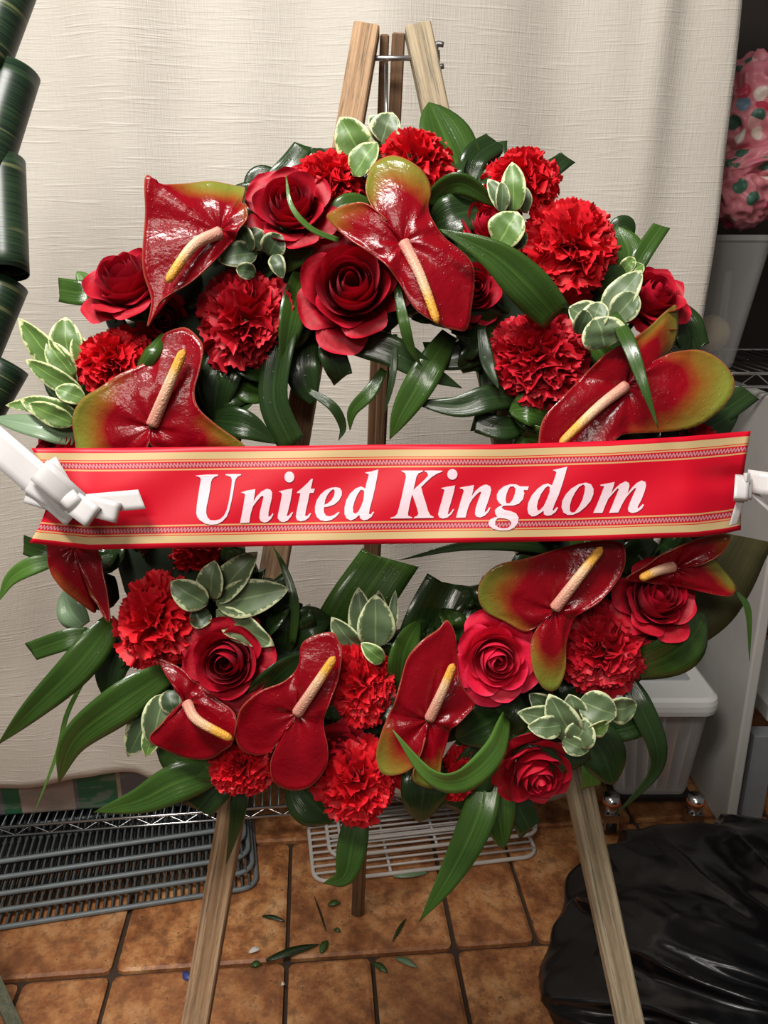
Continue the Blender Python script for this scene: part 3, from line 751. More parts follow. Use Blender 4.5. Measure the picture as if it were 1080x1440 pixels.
B(58, 'm', 'long leaf arching below the bright ruffled carnation', (240, 942, 26), (168, 990, 42), (104, 1042, 36), (82, 1102, 20), peak=0.3, roll=-0.35)
B(7, 'l', 'hair-thin strand hanging left of the wreath', (130, 935, 4), (96, 1000, 8), (80, 1060, 4), (46, 1150, 0))
B(50, 'd', 'dark leaf behind the bright ruffled carnation', (190, 900, -4), (160, 930, 4), (150, 985, 0), tip='r')
B(54, 'm', 'wet leaf pointing left at the foot of the wreath', (312, 1082, 10), (250, 1100, 24), (196, 1126, 22), (132, 1142, 12), peak=0.3)
B(62, 'm', 'broad wet leaf below the pink-veined anthurium', (230, 1040, 10), (262, 1066, 20), (320, 1090, 12), tip='r')
B(46, 'd', 'dark stubby leaf above the left easel leg', (315, 1090, 2), (300, 1112, 8), (278, 1138, 4), tip='c')
B(24, 'd', 'dark narrow leaf lying along the left easel leg', (338, 1105, 0), (333, 1150, -4), (318, 1216, -22), peak=0.25)
# ---- bottom
B(66, 'd', 'rounded dark leaf under the large dark anthurium', (415, 1095, 0), (440, 1130, 12), (470, 1155, 4), tip='r')
B(42, 'm', 'leaf hanging down below the lowest carnation', (505, 1130, 0), (495, 1190, 8), (484, 1232, 6), (455, 1242, 2), peak=0.3)
B(66, 'd', 'broad rounded leaf under the narrow anthurium', (600, 1060, 10), (596, 1110, 24), (590, 1156, 12), tip='r')
B(48, 'm', 'long leaf trailing down to a curled tip below the wreath', (692, 1086, 6), (668, 1160, 16), (632, 1232, 10), (590, 1296, 0), peak=0.28, roll=0.3)
B(50, 'm', 'hanging green leaf below the drooping rose', (700, 1088, 2), (702, 1140, 10), (708, 1194, 4), tip='r', roll=-0.3)
B(40, 'd', 'short dark leaf below the drooping rose', (715, 1100, -6), (730, 1135, 0), (745, 1166, -4), tip='c')
B(44, 'l', 'bright leaf looping in front of the narrow anthurium', (712, 1010, 40), (694, 1058, 72), (650, 1096, 86), (604, 1090, 90), (552, 1026, 86), peak=0.3, roll=-0.4)
B(70, 'd', 'dark leaf between the narrow anthurium and the brightly lit rose', (712, 1000, 20), (680, 1020, 34), (640, 1040, 24), tip='r')
B(64, 'd', 'dark wide leaf beside the drooping rose', (640, 1140, 0), (668, 1085, 14), (690, 1030, 18), tip='r')
B(84, 'm', 'wide square-cut leaf standing up in the opening', (462, 915, -16), (500, 856, -10), (548, 786, -12), tip='c', camber=0.03, fold=0.05, base=0.9, peak=0.6)
B(92, 'd', 'wide dark folded leaf right of the square-cut leaf', (592, 945, -8), (612, 880, 6), (640, 822, 0), tip='c', fold=0.5, base=0.9)
B(46, 'm', 'glossy folded leaf above the narrow anthurium', (560, 975, 12), (568, 918, 26), (590, 872, 14), tip='r', roll=0.4)
B(46, 'd', 'dark leaf above the brightly lit rose', (640, 900, 6), (660, 866, 12), (686, 834, 6), tip='r')
B(36, 'd', 'glossy dark leaf right of the grey-green sprig', (398, 920, 8), (402, 870, 18), (386, 815, 8), tip='c')
B(14, 'm', 'narrow leaf rising from the wreath to the banner', (412, 905, 16), (414, 850, 22), (400, 800, 16), (384, 768, 10), peak=0.3)
B(56, 'd', 'dark rounded leaf left of the square-cut leaf', (400, 905, 4), (430, 880, 14), (466, 872, 6), tip='r')
B(46, 'd', 'glossy leaf between the spiral rose and the large dark anthurium', (345, 995, 26), (385, 955, 42), (428, 920, 34), tip='r', roll=0.5)
B(20, 'd', 'dark leaf along the lower edge of the banner', (792, 776, 6), (730, 766, 10), (650, 768, 8), (560, 788, 4), peak=0.3)
# ---- right side
B(40, 'd', 'dark leaf between the two lower right anthuriums', (870, 800, 10), (895, 776, 22), (925, 765, 12), tip='r')
B(72, 'm', 'broad glossy leaf below the right-hand rose', (880, 940, 10), (930, 926, 30), (968, 902, 30), (992, 862, 14), tip='r', roll=0.35, peak=0.5)
B(34, 'd', 'dark leaf trailing into a long thin curl at right', (876, 948, 10), (904, 1000, 22), (924, 1050, 20), (918, 1090, 12), (866, 1146, 4), peak=0.2)
B(66, 'd', 'broad dark leaf below the variegated cluster', (810, 1020, 6), (846, 1056, 16), (862, 1104, 8), tip='r')
B(36, 'd', 'short dark cut leaf right of the variegated cluster', (850, 1030, 10), (880, 1024, 16), (908, 1016, 10), tip='c')
B(9, 'm', 'thin leaf strand hanging at the right edge of the wreath', (1036, 832, 16), (1052, 860, 18), (1054, 930, 10))
B(118, 'o', 'large dull olive leaf at the right behind the folded anthurium', (930, 900, -30), (985, 832, -22), (1030, 752, -26), tip='c', camber=0.1, peak=0.5)
B(30, 'l', 'bright green leaf above the right easel leg', (826, 1052, 6), (832, 1082, 12), (830, 1106, 6), tip='c')
B(84, 'd', 'broad dark leaf between drooping rose and variegated cluster', (720, 1020, 18), (770, 1046, 34), (830, 1066, 22), tip='r')
B(60, 'd', 'dark leaf above the drooping rose', (690, 1040, 12), (715, 1010, 26), (728, 975, 18), tip='r')

# ---- smaller leaves packed around the ring
rg = random.Random(21)
for i in range(150):
    a = i / 150 * 2 * math.pi + rg.uniform(-.05, .05)
    lane = i % 3
    r0 = (330, 255, 395)[lane] + rg.uniform(-15, 15)
    da = rg.uniform(-0.9, 0.9)
    ln = rg.uniform(70, 110)
    dirv = a + da if lane == 2 else (a + math.pi + da if lane == 1 else a + rg.choice((-1, 1)) * math.pi / 2 + da * .5)
    if lane == 1: ln *= 0.62 if math.sin(a) > 0 else 0.40
    if lane == 2: ln *= 0.72
    x0, y0 = CXW + r0 * math.cos(a), CYW - r0 * math.sin(a)
    d0 = rg.uniform(-6, 8) / 1000
    lift = rg.uniform(6, 22) / 1000
    x1, y1 = x0 + ln * math.cos(dirv), y0 - ln * math.sin(dirv)
    xm, ym = (x0 + x1) / 2 + rg.uniform(-10, 10), (y0 + y1) / 2 + rg.uniform(-10, 10)
    blade([(x0, y0, d0), (xm, ym, d0 + lift), (x1, y1, d0 + lift * rg.uniform(-0.4, 0.7))], rg.uniform(38, 62), 'd' if rg.random() < .8 else 'm',
          'short dark green leaf packed between the flowers of the wreath', rg.choice('rcpp'), name='filler_leaf', group='short leaves packed between the flowers',
          roll=rg.uniform(-.7, .7), camber=rg.uniform(0, .2), fold=rg.uniform(0, .5), n=10)

# ------------------------------------------------------------------ variegated sprigs
def pit_leaf(name, M0inv, a, b, width, kind, parent, up=0.006, roll=0.0, cup=0.25):
    n, nc = 12, 7
    mid = (a + b) / 2 + AX_N * up
    P = [M0inv @ p for p in catmull([a, mid, b], n)]
    v = []; f = []; e = []; md = []
    for i, p in enumerate(P):
        t = i / n; T = (P[min(i + 1, n)] - P[max(i - 1, 0)]).normalized()
        N = Vector((0, 0, 1)); N = (N - T * N.dot(T)).normalized(); N = Matrix.Rotation(roll, 3, T) @ N; S = T.cross(N)
        wf = max(0.03, math.sin(math.pi * min(1, t ** 0.8 * 1.0)) ** 0.72) if t < 1 else 0.03
        if t > 0.55: wf = max(wf, 0.03) * 1.0
        h = width / 2 * wf
        for k in range(nc):
            u = k / (nc - 1) * 2 - 1
            v.append(p + S * (u * h) + N * (cup * h * (u * u) + 0.06 * h * math.sin(t * 14 + 3 * u)))
            e.append(max(abs(u), 0.0 if t < 0.86 else (t - 0.55) / 0.45, 0.0)); md.append(abs(u))
    for i in range(n):
        for k in range(nc - 1):
            q = i * nc + k; f.append((q, q + 1, q + nc + 1, q + nc))
    me = mesh(name, v, f, None, {'edge': e, 'mid': md})
    o = put(name, me, M_PIT[kind], parent); solid(o, 0.0005, 0); return o
def sprig(cx, cy, d, leaves, label, kind='g'):
    m0 = frame(cx, cy, d / 1000); mi = m0.inverted()
    root = empty('variegated_sprig', m0)
    MB().tube([(0, 0, -0.03), (0, 0, -0.012), (0.001, 0.001, 0.0)], 0.0016, 6).build('stem', M_STEM, root)
    for i, L in enumerate(leaves):
        x0, y0, x1, y1, wd = L[:5]; z0 = L[5] if len(L) > 5 else 0; z1 = L[6] if len(L) > 6 else 8
        kd = L[7] if len(L) > 7 else kind; rl = L[8] if len(L) > 8 else ((i * 37) % 11 - 5) * 0.07
        a, b = W(x0, y0, (d + z0) / 1000), W(x1, y1, (d + z1) / 1000)
        pit_leaf('leaf', mi, a, b, wd / F * Z0, kd, root, 0.004, rl)
    tag(root, label, 'leaf sprig', 'variegated leaf sprigs')
sprig(520, 232, 14, [(515, 235, 478, 165, 52, 0, 10, 'f'), (535, 205, 552, 158, 44, -4, 4), (545, 200, 520, 162, 30, -6, 0), (497, 248, 530, 200, 40, 14, 18, 'f'), (495, 240, 460, 222, 30, -6, 0, 'f')],
      'variegated leaf sprig below the top of the easel', 'g')
sprig(715, 300, 44, [(722, 300, 720, 228, 34, 8, 14, 'f'), (712, 300, 686, 252, 24, 8, 12), (705, 300, 706, 255, 20, 12, 16), (700, 345, 728, 298, 50, 12, 20, 'f'), (738, 300, 734, 260, 20, 0, 4), (716, 345, 742, 330, 26, 4, 8, 'k')],
      'variegated sprig between the flat-topped and ruffled carnations', 'g')
sprig(848, 452, 46, [(848, 445, 902, 380, 40, 0, 6), (862, 450, 896, 412, 38, 8, 12), (835, 460, 800, 432, 46, 8, 16), (828, 462, 845, 424, 34, 18, 22), (850, 490, 838, 446, 58, 20, 26), (812, 470, 826, 436, 28, 20, 24, 'k')],
      'rosette of rounded variegated leaves above the velvety dark carnation', 'g')
sprig(110, 535, 22, [(110, 545, 26, 448, 44, 0, 6, 'f'), (105, 530, 66, 480, 34, 6, 10, 'f'), (98, 510, 92, 446, 44, 2, 4, 'f'), (118, 555, 36, 506, 30, 8, 14, 'f'), (112, 590, 28, 562, 34, 8, 14, 'f'), (120, 562, 78, 546, 28, 12, 16, 'f'), (105, 596, 40, 568, 30, 14, 18), (100, 570, 8, 570, 22, 2, 4, 'l' if False else 'f'), (125, 520, 108, 470, 30, -2, 4, 'f')],
      'large fan of variegated leaves left of the small carnation', 'f')
sprig(300, 845, 34, [(300, 845, 362, 776, 46, 0, 8), (304, 850, 406, 828, 50, 2, 10), (304, 858, 386, 908, 42, 0, 6), (296, 842, 302, 788, 40, 4, 10), (292, 850, 240, 818, 40, 10, 14), (295, 860, 268, 878, 30, 0, 4, 'k'), (310, 850, 330, 800, 26, -4, 2, 'k')],
      'grey-green sprig above the spiral-centred rose', 'g')
sprig(520, 905, 24, [(508, 918, 466, 868, 36, 0, 8), (512, 905, 504, 826, 36, 0, 6), (528, 912, 528, 836, 52, 8, 14), (540, 905, 532, 830, 30, -2, 2, 'k'), (548, 900, 556, 830, 16, 2, 6), (540, 930, 508, 904, 24, 14, 18, 'f')],
      'upright grey-green sprig standing in front of the square-cut leaf', 'g')
sprig(222, 985, 24, [(232, 975, 214, 1048, 44, 6, 12), (222, 985, 180, 1064, 42, 0, 6, 'k'), (225, 975, 150, 1022, 26, -4, 2), (238, 970, 246, 1004, 30, 4, 8, 'k'), (226, 1010, 205, 1064, 28, 2, 8, 'f')],
      'variegated sprig hanging left of the pink-veined anthurium', 'g')
sprig(800, 1000, 40, [(806, 1040, 772, 976, 46, 8, 16), (795, 1012, 728, 1002, 36, 4, 10), (790, 1020, 742, 1022, 30, 12, 16), (812, 1012, 800, 976, 34, -2, 4), (815, 985, 868, 1006, 46, 4, 12), (850, 1000, 896, 990, 40, 4, 8), (806, 1046, 826, 1012, 40, 10, 16), (790, 1040, 828, 1056, 26, 8, 10), (826, 1030, 856, 1014, 24, 12, 14, 'f'), (780, 1000, 744, 976, 30, -4, 2, 'k')],
      'pale variegated cluster below the round dark red carnation', 'g')
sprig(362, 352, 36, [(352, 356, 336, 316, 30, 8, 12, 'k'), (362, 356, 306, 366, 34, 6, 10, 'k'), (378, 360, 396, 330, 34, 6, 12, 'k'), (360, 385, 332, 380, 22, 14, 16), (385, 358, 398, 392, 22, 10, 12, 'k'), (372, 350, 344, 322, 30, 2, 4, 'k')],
      'dark sprig between red-green anthurium and deep carnation', 'k')
sprig(880, 385, 20, [(875, 392, 905, 372, 26, 0, 4, 'f'), (872, 385, 892, 362, 20, 0, 3)], 'small variegated sprig behind the rose above the pink-green anthurium', 'f')

# ------------------------------------------------------------------ roses
def rose_petals(seed, N=27, openness=1.0):
    rr = random.Random(seed); out = []
    for i in range(N):
        t = i / (N - 1); th0 = i * 2.39996 + rr.uniform(-.2, .2)
        R = 0.07 + 0.80 * t ** 0.95 * openness + rr.uniform(-.02, .02)
        wa = lerp(2.1, 0.80, min(1, t * 1.25)); H = lerp(0.98, 0.50, t ** 1.5) + rr.uniform(-.03, .03)
        rb = 0.05 + 0.12 * t; curl = sstep(0.28, 0.85, t); pt = rr.uniform(0.5, 1.1) * sstep(0.35, 0.7, t)
        nu, nv = 16, 11; v = []; uv = []; f = []
        ph = rr.uniform(0, 6); tiltp = rr.uniform(-.05, .05)
        for j in range(nv + 1):
            for k in range(nu + 1):
                u = k / nu * 2 - 1; q = j / nv
                rim = 1 - 0.36 * abs(u) ** 2.4 + 0.20 * pt * (1 - abs(u)) ** 2
                vv = q * rim
                if t < 0.3:
                    f_r = math.sin(min(1, vv * 1.1) * math.pi / 2) ** 0.75; bulge = 0.06 * math.sin(vv * math.pi)
                    r = rb + (R - rb) * f_r + bulge; z = H * vv ** 1.05
                else:
                    f_r = vv ** (0.85 - 0.15 * t); r = rb + (R - rb) * f_r + 0.10 * math.sin(vv * math.pi) * (1 - t * .4); z = H * vv ** (1.15 - 0.2 * t)
                cv = sstep(0.70, 1.05, vv) * curl
                r += cv * 0.17; z -= cv * (0.10 + 0.10 * t)
                se = sstep(0.55, 1.0, abs(u)) * curl * q
                r -= se * 0.03; z -= se * 0.09
                r += 0.035 * u + 0.018 * math.sin(3 * u + ph) * q + 0.012 * math.sin(7 * u + ph * 2) * q * curl
                z += 0.02 * math.sin(4 * u + ph * 1.7) * q + tiltp * q
                a = th0 + u * wa * (0.35 + 0.65 * sstep(0, 0.55, q) ** 0.8) * (1 - 0.10 * q * curl)
                v.append((r * math.cos(a), r * math.sin(a), z)); uv.append((k / nu, q))
        for j in range(nv):
            for k in range(nu):
                s = j * (nu + 1) + k; f.append((s, s + 1, s + nu + 2, s + nu + 1))
        out.append(mesh('petal', v, f, uv))
    return out
def sepal_mesh():
    mb_v = []; f = []
    for s in range(5):
        a = s * 2 * math.pi / 5; b = len(mb_v)
        for i in range(7):
            t = i / 6; r = 0.1 + 0.5 * t; z = -0.06 + 0.18 * t - 0.2 * t * t; h = 0.13 * (1 - t ** 1.6) + 0.005
            for u in (-1, 0, 1):
                mb_v.append((r * math.cos(a) - u * h * math.sin(a), r * math.sin(a) + u * h * math.cos(a), z + 0.03 * abs(u)))
        for i in range(6):
            for k in range(2): q = b + i * 3 + k; f.append((q, q + 1, q + 4, q + 3))
    return mesh('sepals', mb_v, f)
SEP = sepal_mesh(); SEP.materials.append(M_STEM)
stem_me = MB().tube([(0, 0, 0.06), (0, 0, -0.15), (0, 0, -0.7)], [0.14, 0.07, 0.06], 8)
STEM_ME = mesh('stem', stem_me.v, stem_me.f); STEM_ME.materials.append(M_STEM)
ROSEV = [rose_petals(3), rose_petals(11, 25, 1.06), rose_petals(29, 24, 0.94)]
ROSE_LIT = [[m.copy() for m in ROSEV[0]]]
for L, m in [(x, M_ROSE) for x in ROSEV] + [(ROSE_LIT[0], M_ROSE_LIT)]:
    for me in L: me.materials.append(m)
def rose(px, py, d, rpx, tilt, spin, var, label, bright=False):
    ax = (AX_N + AX_R * tilt[0] + AX_U * tilt[1]).normalized()
    s = rpx / F * Z0
    m = axis_frame(W(px, py, d / 1000) - ax * (s * 0.45), ax, spin) @ Matrix.Diagonal((s, s, s * 1.0, 1))
    root = empty('rose', m)
    for me in (ROSE_LIT[0] if bright else ROSEV[var]): put('petal', me, None, root)
    put('sepals', SEP, None, root); put('stem', STEM_ME, None, root)
    tag(root, label, 'rose', 'red roses in the wreath')
rose(178, 400, 34, 70, (-0.22, 0.62), 0.4, 0, 'half-open red rose turned up beside the fan of variegated leaves')
rose(408, 292, 36, 66, (-0.05, 0.28), 1.2, 1, 'red rose crossed by a thin curved green stalk')
rose(495, 405, 34, 90, (-0.02, 0.06), 2.1, 2, 'largest red rose facing out below the big anthurium')
rose(681, 318, 24, 42, (0.3, 0.5), 0.0, 1, 'small red rose half hidden below the variegated sprig')
rose(916, 420, 28, 58, (0.25, 0.5), 3.3, 1, 'red rose above the pink-green anthurium')
rose(320, 930, 38, 70, (0.0, 0.05), 4.0, 0, 'dark red rose with a tight spiral centre')
rose(697, 926, 44, 66, (0.02, 0.0), 0.9, 0, 'red rose facing straight out, bright light painted into its petals', True)
rose(922, 842, 34, 66, (0.12, 0.45), 5.0, 2, 'red rose turned upward under the folded anthurium')
rose(752, 1080, 32, 64, (0.2, -0.55), 1.7, 1, 'red rose drooping at the foot of the wreath')
rose(90, 628, 18, 46, (-0.2, 0.4), 2.7, 2, 'red rose peeking out above the left end of the banner')
rose(660, 408, 18, 56, (0.3, -0.1), 3.9, 1, 'red rose almost hidden behind the big obake anthurium')
rose(232, 448, 12, 42, (0.2, -0.3), 5.5, 2, 'dark red rose hidden behind the red-green anthurium')
rose(478, 1062, 14, 50, (-0.1, -0.2), 0.2, 1, 'red rose half hidden behind the lowest carnation')

# ------------------------------------------------------------------ carnations
def carnation_mesh(seed, N=60, loose=0.0):
    rr = random.Random(seed); v = []; uv = []; f = []
    for i in range(N):
        q = (i + 0.5) / N; el = math.acos(max(-1, 1 - q * 1.08)) + rr.uniform(-.08, .08)     # angle from axis
        az = i * 2.39996 + rr.uniform(-.35, .35)
        L = lerp(0.80, 1.04, q) * rr.uniform(0.88 - loose, 1.08 + loose)
        D = Vector((math.sin(el) * math.cos(az), math.sin(el) * math.sin(az), math.cos(el)))
        S = Vector((-math.sin(az), math.cos(az), 0)); S = Matrix.Rotation(rr.uniform(-1.0, 1.0) * (1.4 - 1.0 * q), 3, D) @ S
        N_ = D.cross(S)
        nu, nv = 22, 8; b = len(v); ph = rr.uniform(0, 6.3); wv = rr.uniform(1.3, 2.5); am = rr.uniform(0.10, 0.19); ph2 = rr.uniform(0, 6.3)
        hw = rr.uniform(0.36, 0.56); bend = rr.uniform(-0.05, 0.30) * (0.3 + q)
        for j in range(nv + 1):
            t = j / nv
            for k in range(nu + 1):
                u = k / nu * 2 - 1
                width = hw * (0.14 + 0.86 * t ** 1.3)
                rad = L * (0.12 + 0.88 * t) * (1 - 0.14 * u * u * t)
                if j == nv: rad += (0.028 if k % 2 else -0.022) * rr.uniform(0.5, 1.3)
                ruf = am * sstep(0.40, 1.0, t) * math.sin(u * math.pi * wv + ph) + 0.055 * sstep(0.62, 1, t) * math.sin(u * 11 + ph2) + 0.03 * sstep(0.8, 1, t) * math.sin(u * 21 + ph)
                curl = bend * sstep(0.60, 1, t) ** 2
                p = D * (rad - abs(curl) * 0.3) + S * (u * width) - N_ * (curl * 0.9) + N_ * ruf
                v.append(p); uv.append((k / nu * 0.6 + i * 0.37, t))
        for j in range(nv):
            for k in range(nu):
                s = b + j * (nu + 1) + k; f.append((s, s + 1, s + nu + 2, s + nu + 1))
    return mesh('ruffled_petals', v, f, uv)
CARN = [carnation_mesh(5, 58), carnation_mesh(17, 46, 0.06), carnation_mesh(31, 66)]
CARN_D = [m.copy() for m in CARN]
for m in CARN: m.materials.append(M_CARN)
for m in CARN_D: m.materials.append(M_CARN_D)
cal = MB().tube([(0, 0, 0.02), (0, 0, 0.0), (0, 0, -0.25), (0, 0, -0.35), (0, 0, -0.7)], [0.22, 0.24, 0.17, 0.06, 0.05], 10)
CAL = mesh('calyx', cal.v, cal.f); CAL.materials.append(M_STEM)
def carnation(px, py, d, rx, ry, tilt, spin, var, label, deep=False):
    ax = (AX_N + AX_R * tilt[0] + AX_U * tilt[1]).normalized()
    s = rx / F * Z0
    m = axis_frame(W(px, py, d / 1000) - ax * (s * 0.35), ax, 0) @ Matrix.Diagonal((s, s * ry / rx, s * 0.9, 1)) @ Matrix.Rotation(spin, 4, 'Z')
    root = empty('carnation', m)
    put('ruffled_petals', (CARN_D if deep else CARN)[var], None, root); put('calyx', CAL, None, root)
    tag(root, label, 'carnation', 'red carnations in the wreath')
carnation(460, 243, 20, 58, 52, (0, 0.55), 0.3, 0, 'bright red carnation between the crown sprig and a rose')
carnation(585, 218, 22, 66, 54, (0.1, 0.55), 1.3, 1, 'topmost bright red carnation below the easel top')
carnation(733, 243, 18, 70, 46, (0.0, 0.75), 2.2, 2, 'flat-topped red carnation behind the upright variegated sprig')
carnation(810, 340, 36, 72, 70, (0.12, 0.15), 0.8, 0, 'large bright ruffled carnation beside the cream curtain')
carnation(760, 500, 34, 72, 68, (-0.05, 0.05), 3.0, 2, 'velvety dark red carnation below the long sweeping leaf', True)
carnation(341, 446, 34, 68, 76, (0, 0.0), 4.4, 1, 'deep red carnation between large rose and dark anthurium', True)
carnation(152, 500, 34, 58, 52, (-0.15, 0.35), 5.2, 0, 'small red carnation right of the fan of variegated leaves')
carnation(216, 874, 36, 66, 68, (-0.1, 0.12), 1.9, 1, 'bright loose carnation above the long arching leaf')
carnation(510, 958, 32, 50, 64, (0.2, 0.1), 0.1, 2, 'red carnation below the upright grey-green sprig')
carnation(856, 914, 36, 62, 70, (0.05, 0.05), 2.6, 0, 'round dark red carnation under the right-hand rose', True)
carnation(340, 1084, 24, 52, 42, (0, -0.2), 3.5, 2, 'small carnation under the pink-veined anthurium')
carnation(502, 1108, 32, 64, 64, (0.05, -0.12), 4.9, 1, 'lowest large carnation above a hanging leaf')
carnation(645, 1095, 14, 34, 46, (0.1, -0.2), 5.9, 0, 'little carnation behind the looping bright leaf')
carnation(985, 622, 16, 42, 30, (0.3, 0.3), 0.5, 1, 'red carnation mostly hidden behind the right end of the banner')
carnation(276, 770, 16, 46, 32, (0, 0.0), 2.0, 2, 'red carnation mostly hidden under the left half of the banner')

# ------------------------------------------------------------------ anthuriums
def anthurium(org, d, outline, spad, label, tilt=(0.0, 0.0), cup=0.0, wave=0.004, ph=0.0, tipang=None, thick=8.0, rim_up=0.0):
    """org: pixel of the spadix base. outline: (px, py, green 0-1, rim depth mm)."""
    m0 = frame(org[0], org[1], d / 1000); mi = m0.inverted(); root = empty('anthurium', m0)
    s = (Z0 - d / 1000) / F
    pts = [Vector(((p[0] - org[0]) * s, (org[1] - p[1]) * s, (p[3] if len(p) > 3 else 0) / 1000)) for p in outline]
    gr = [Vector((p[2], 0, 0)) for p in outline]
    n = 96; nr = 16
    O = catmull(pts, n, True); G = catmull(gr, n, True)
    rm = max(p.length for p in O)
    v = [Vector((0, 0, 0))]; ga = [0.0]; ri = [0.0]; ve = [0.0]; f = []
    for j in range(1, nr + 1):
        t = j / nr
        for k in range(n):
            p = O[k]; ang = math.atan2(p.y, p.x)
            xy = Vector((p.x, p.y, 0)) * t
            r = xy.length / rm
            z = p.z * t * t + cup * r * r + wave * math.sin(3 * ang + ph) * t * t + 0.5 * wave * math.sin(7 * ang + ph * 2) * t ** 3
            z += 0.0035 * math.sin(min(1, t * 1.15) * math.pi) + (rim_up) * sstep(0.85, 1, t)
            z += tilt[0] * xy.x + tilt[1] * xy.y
            v.append(Vector((xy.x, xy.y, z)))
            ga.append(max(0, min(1.0, G[k].x)) * sstep(0.35, 1.0, t)); ri.append(t)
            ve.append(0.5 + 0.5 * math.cos(ang * 7 + 2.0 * t))
    for k in range(n): f.append((0, 1 + k, 1 + (k + 1) % n))
    for j in range(nr - 1):
        for k in range(n):
            a = 1 + j * n + k; b = 1 + j * n + (k + 1) % n; f.append((a, a + n, b + n, b))
    # outline runs clockwise or not: make the face look to the front
    ar = sum(O[k].x * O[(k + 1) % n].y - O[(k + 1) % n].x * O[k].y for k in range(n))
    if ar < 0: f = [q[::-1] for q in f]
    sp = put('spathe', mesh('spathe', v, f, None, {'green': ga, 'rim': ri, 'vein': ve}), M_SPATHE, root); solid(sp, 0.0011, -1)
    MB().tube([(0, 0, 0.002), (0, 0, -0.02), (0, -0.004, -0.055)], 0.0022, 8).build('stem', M_STEM, root)
    if spad:
        P = []
        for i, q in enumerate(spad):
            P.append(mi @ W(q[0], q[1], (d + (q[2] if len(q) > 2 else 6)) / 1000))
        ns, sg = 26, 14; C = catmull(P, ns); v = []; uv = []; ye = []; f = []; R = thick * s
        for i, p in enumerate(C):
            t = i / ns; T = (C[min(i + 1, ns)] - C[max(i - 1, 0)]).normalized()
            up = Vector((0, 0, 1)); up = (up - T * up.dot(T)).normalized(); sd = T.cross(up)
            rr = R * (1.0 - 0.30 * t) * (1 if t < 0.9 else math.sqrt(max(0.02, 1 - ((t - 0.9) / 0.1) ** 2)))
            for k in range(sg):
                a = k / sg * 2 * math.pi
                v.append(p + (up * math.cos(a) + sd * math.sin(a)) * rr); uv.append((k / sg, t)); ye.append(t)
        for i in range(ns):
            for k in range(sg):
                l = (k + 1) % sg; f.append((i * sg + k, i * sg + l, (i + 1) * sg + l, (i + 1) * sg + k))
        f.append(tuple(range(sg))[::-1]); f.append(tuple(ns * sg + k for k in range(sg)))
        put('spadix', mesh('spadix', v, f, uv, {'yellow': ye}), M_SPADIX, root)
    tag(root, label, 'anthurium', 'red anthuriums in the wreath')
anthurium((310, 325), 54, [(212, 256, 0.1, 6), (230, 264, 0.0, 2), (249, 259, 0.5, -4), (291, 250, 1, -10), (335, 253, 1, -8), (342, 263, 0.9, -4), (339, 284, .3, 0), (347, 290, .45, 2), (349, 310, .4, 4), (335, 331, .1, 4), (319, 348, 0, 2), (299, 375, 0, 2), (272, 400, 0, 3), (238, 420, 0, 4), (223, 432, 0, 2), (209, 461, .2, -2), (215, 424, 0, 2), (205, 385, 0, 6), (205, 335, 0, 9), (209, 297, 0, 9)],
          [(309, 327, 3), (272, 346, 14), (234, 398, 17)], 'red anthurium with green upper rim and curved cream spadix', cup=0.006, ph=1.0, thick=9)
anthurium((566, 342), 58, [(545, 314, 0, 2), (528, 298, .25, 0), (516, 275, .7, -2), (515, 255, .9, -4), (524, 227, .9, -8), (548, 213, .9, -10), (572, 220, .9, -8), (596, 238, .8, -4), (607, 263, .6, 0), (603, 290, .3, 2), (610, 313, .1, 2), (625, 334, 0, 0), (658, 364, 0, -2), (667, 387, 0, -2), (665, 423, 0, -1), (658, 461, 0, 0), (640, 463, 0, 2), (619, 457, 0, 3), (584, 435, 0, 4), (560, 396, 0, 4), (530, 364, 0, 3), (489, 334, .15, 2), (459, 303, .6, -2), (468, 292, .55, -2), (498, 286, .4, 0), (518, 292, .25, 2)],
          [(568, 341, 2), (592, 390, 10), (616, 456, 12)], 'large obake anthurium with olive-green upper lobe', ph=2.0, thick=8.5)
anthurium((213, 600), 48, [(232, 466, 0, 2), (258, 459, 0, 0), (277, 473, 0, 2), (287, 490, 0, 3), (283, 520, 0, 4), (275, 553, 0, 4), (283, 577, .2, 3), (307, 600, .55, 0), (343, 627, .75, -6), (330, 640, .5, -6), (267, 645, 0, -3), (222, 632, 0, 0), (213, 622, 0, 2), (205, 634, 0, 0), (167, 650, .2, 0), (112, 645, .9, 0), (102, 620, .95, 0), (103, 587, .95, 1), (120, 563, .85, 3), (143, 547, .65, 4), (167, 530, .35, 4), (193, 517, .2, 4), (213, 500, .1, 3), (223, 480, 0, 2)],
          [(214, 598, 3), (236, 545, 12), (259, 491, 15)], 'dark anthurium with olive rim just above the banner', ph=0.3, thick=9)
anthurium((881, 543), 52, [(757, 616, 0, 4), (764, 588, 0, 5), (788, 561, 0, 5), (815, 534, 0, 5), (850, 499, .1, 5), (884, 481, .35, 6), (915, 458, .7, 5), (938, 437, .8, 0), (959, 424, .85, -8), (963, 458, .8, -14), (951, 489, .6, -14), (925, 503, .2, -6), (910, 513, 0, 0), (930, 502, .2, 0), (947, 496, .4, 2), (982, 494, .65, 4), (1013, 511, .85, 4), (1029, 542, 1, 2), (1013, 573, .95, 2), (978, 600, .8, 4), (928, 608, .5, 5), (873, 612, .2, 5), (850, 630, 0, 4), (797, 650, 0, 0), (762, 638, 0, 2)],
          [(880, 543, 3), (840, 574, 12), (786, 626, 14)], 'pink-green anthurium with pale puckered right lobe', ph=1.4, thick=8.5)
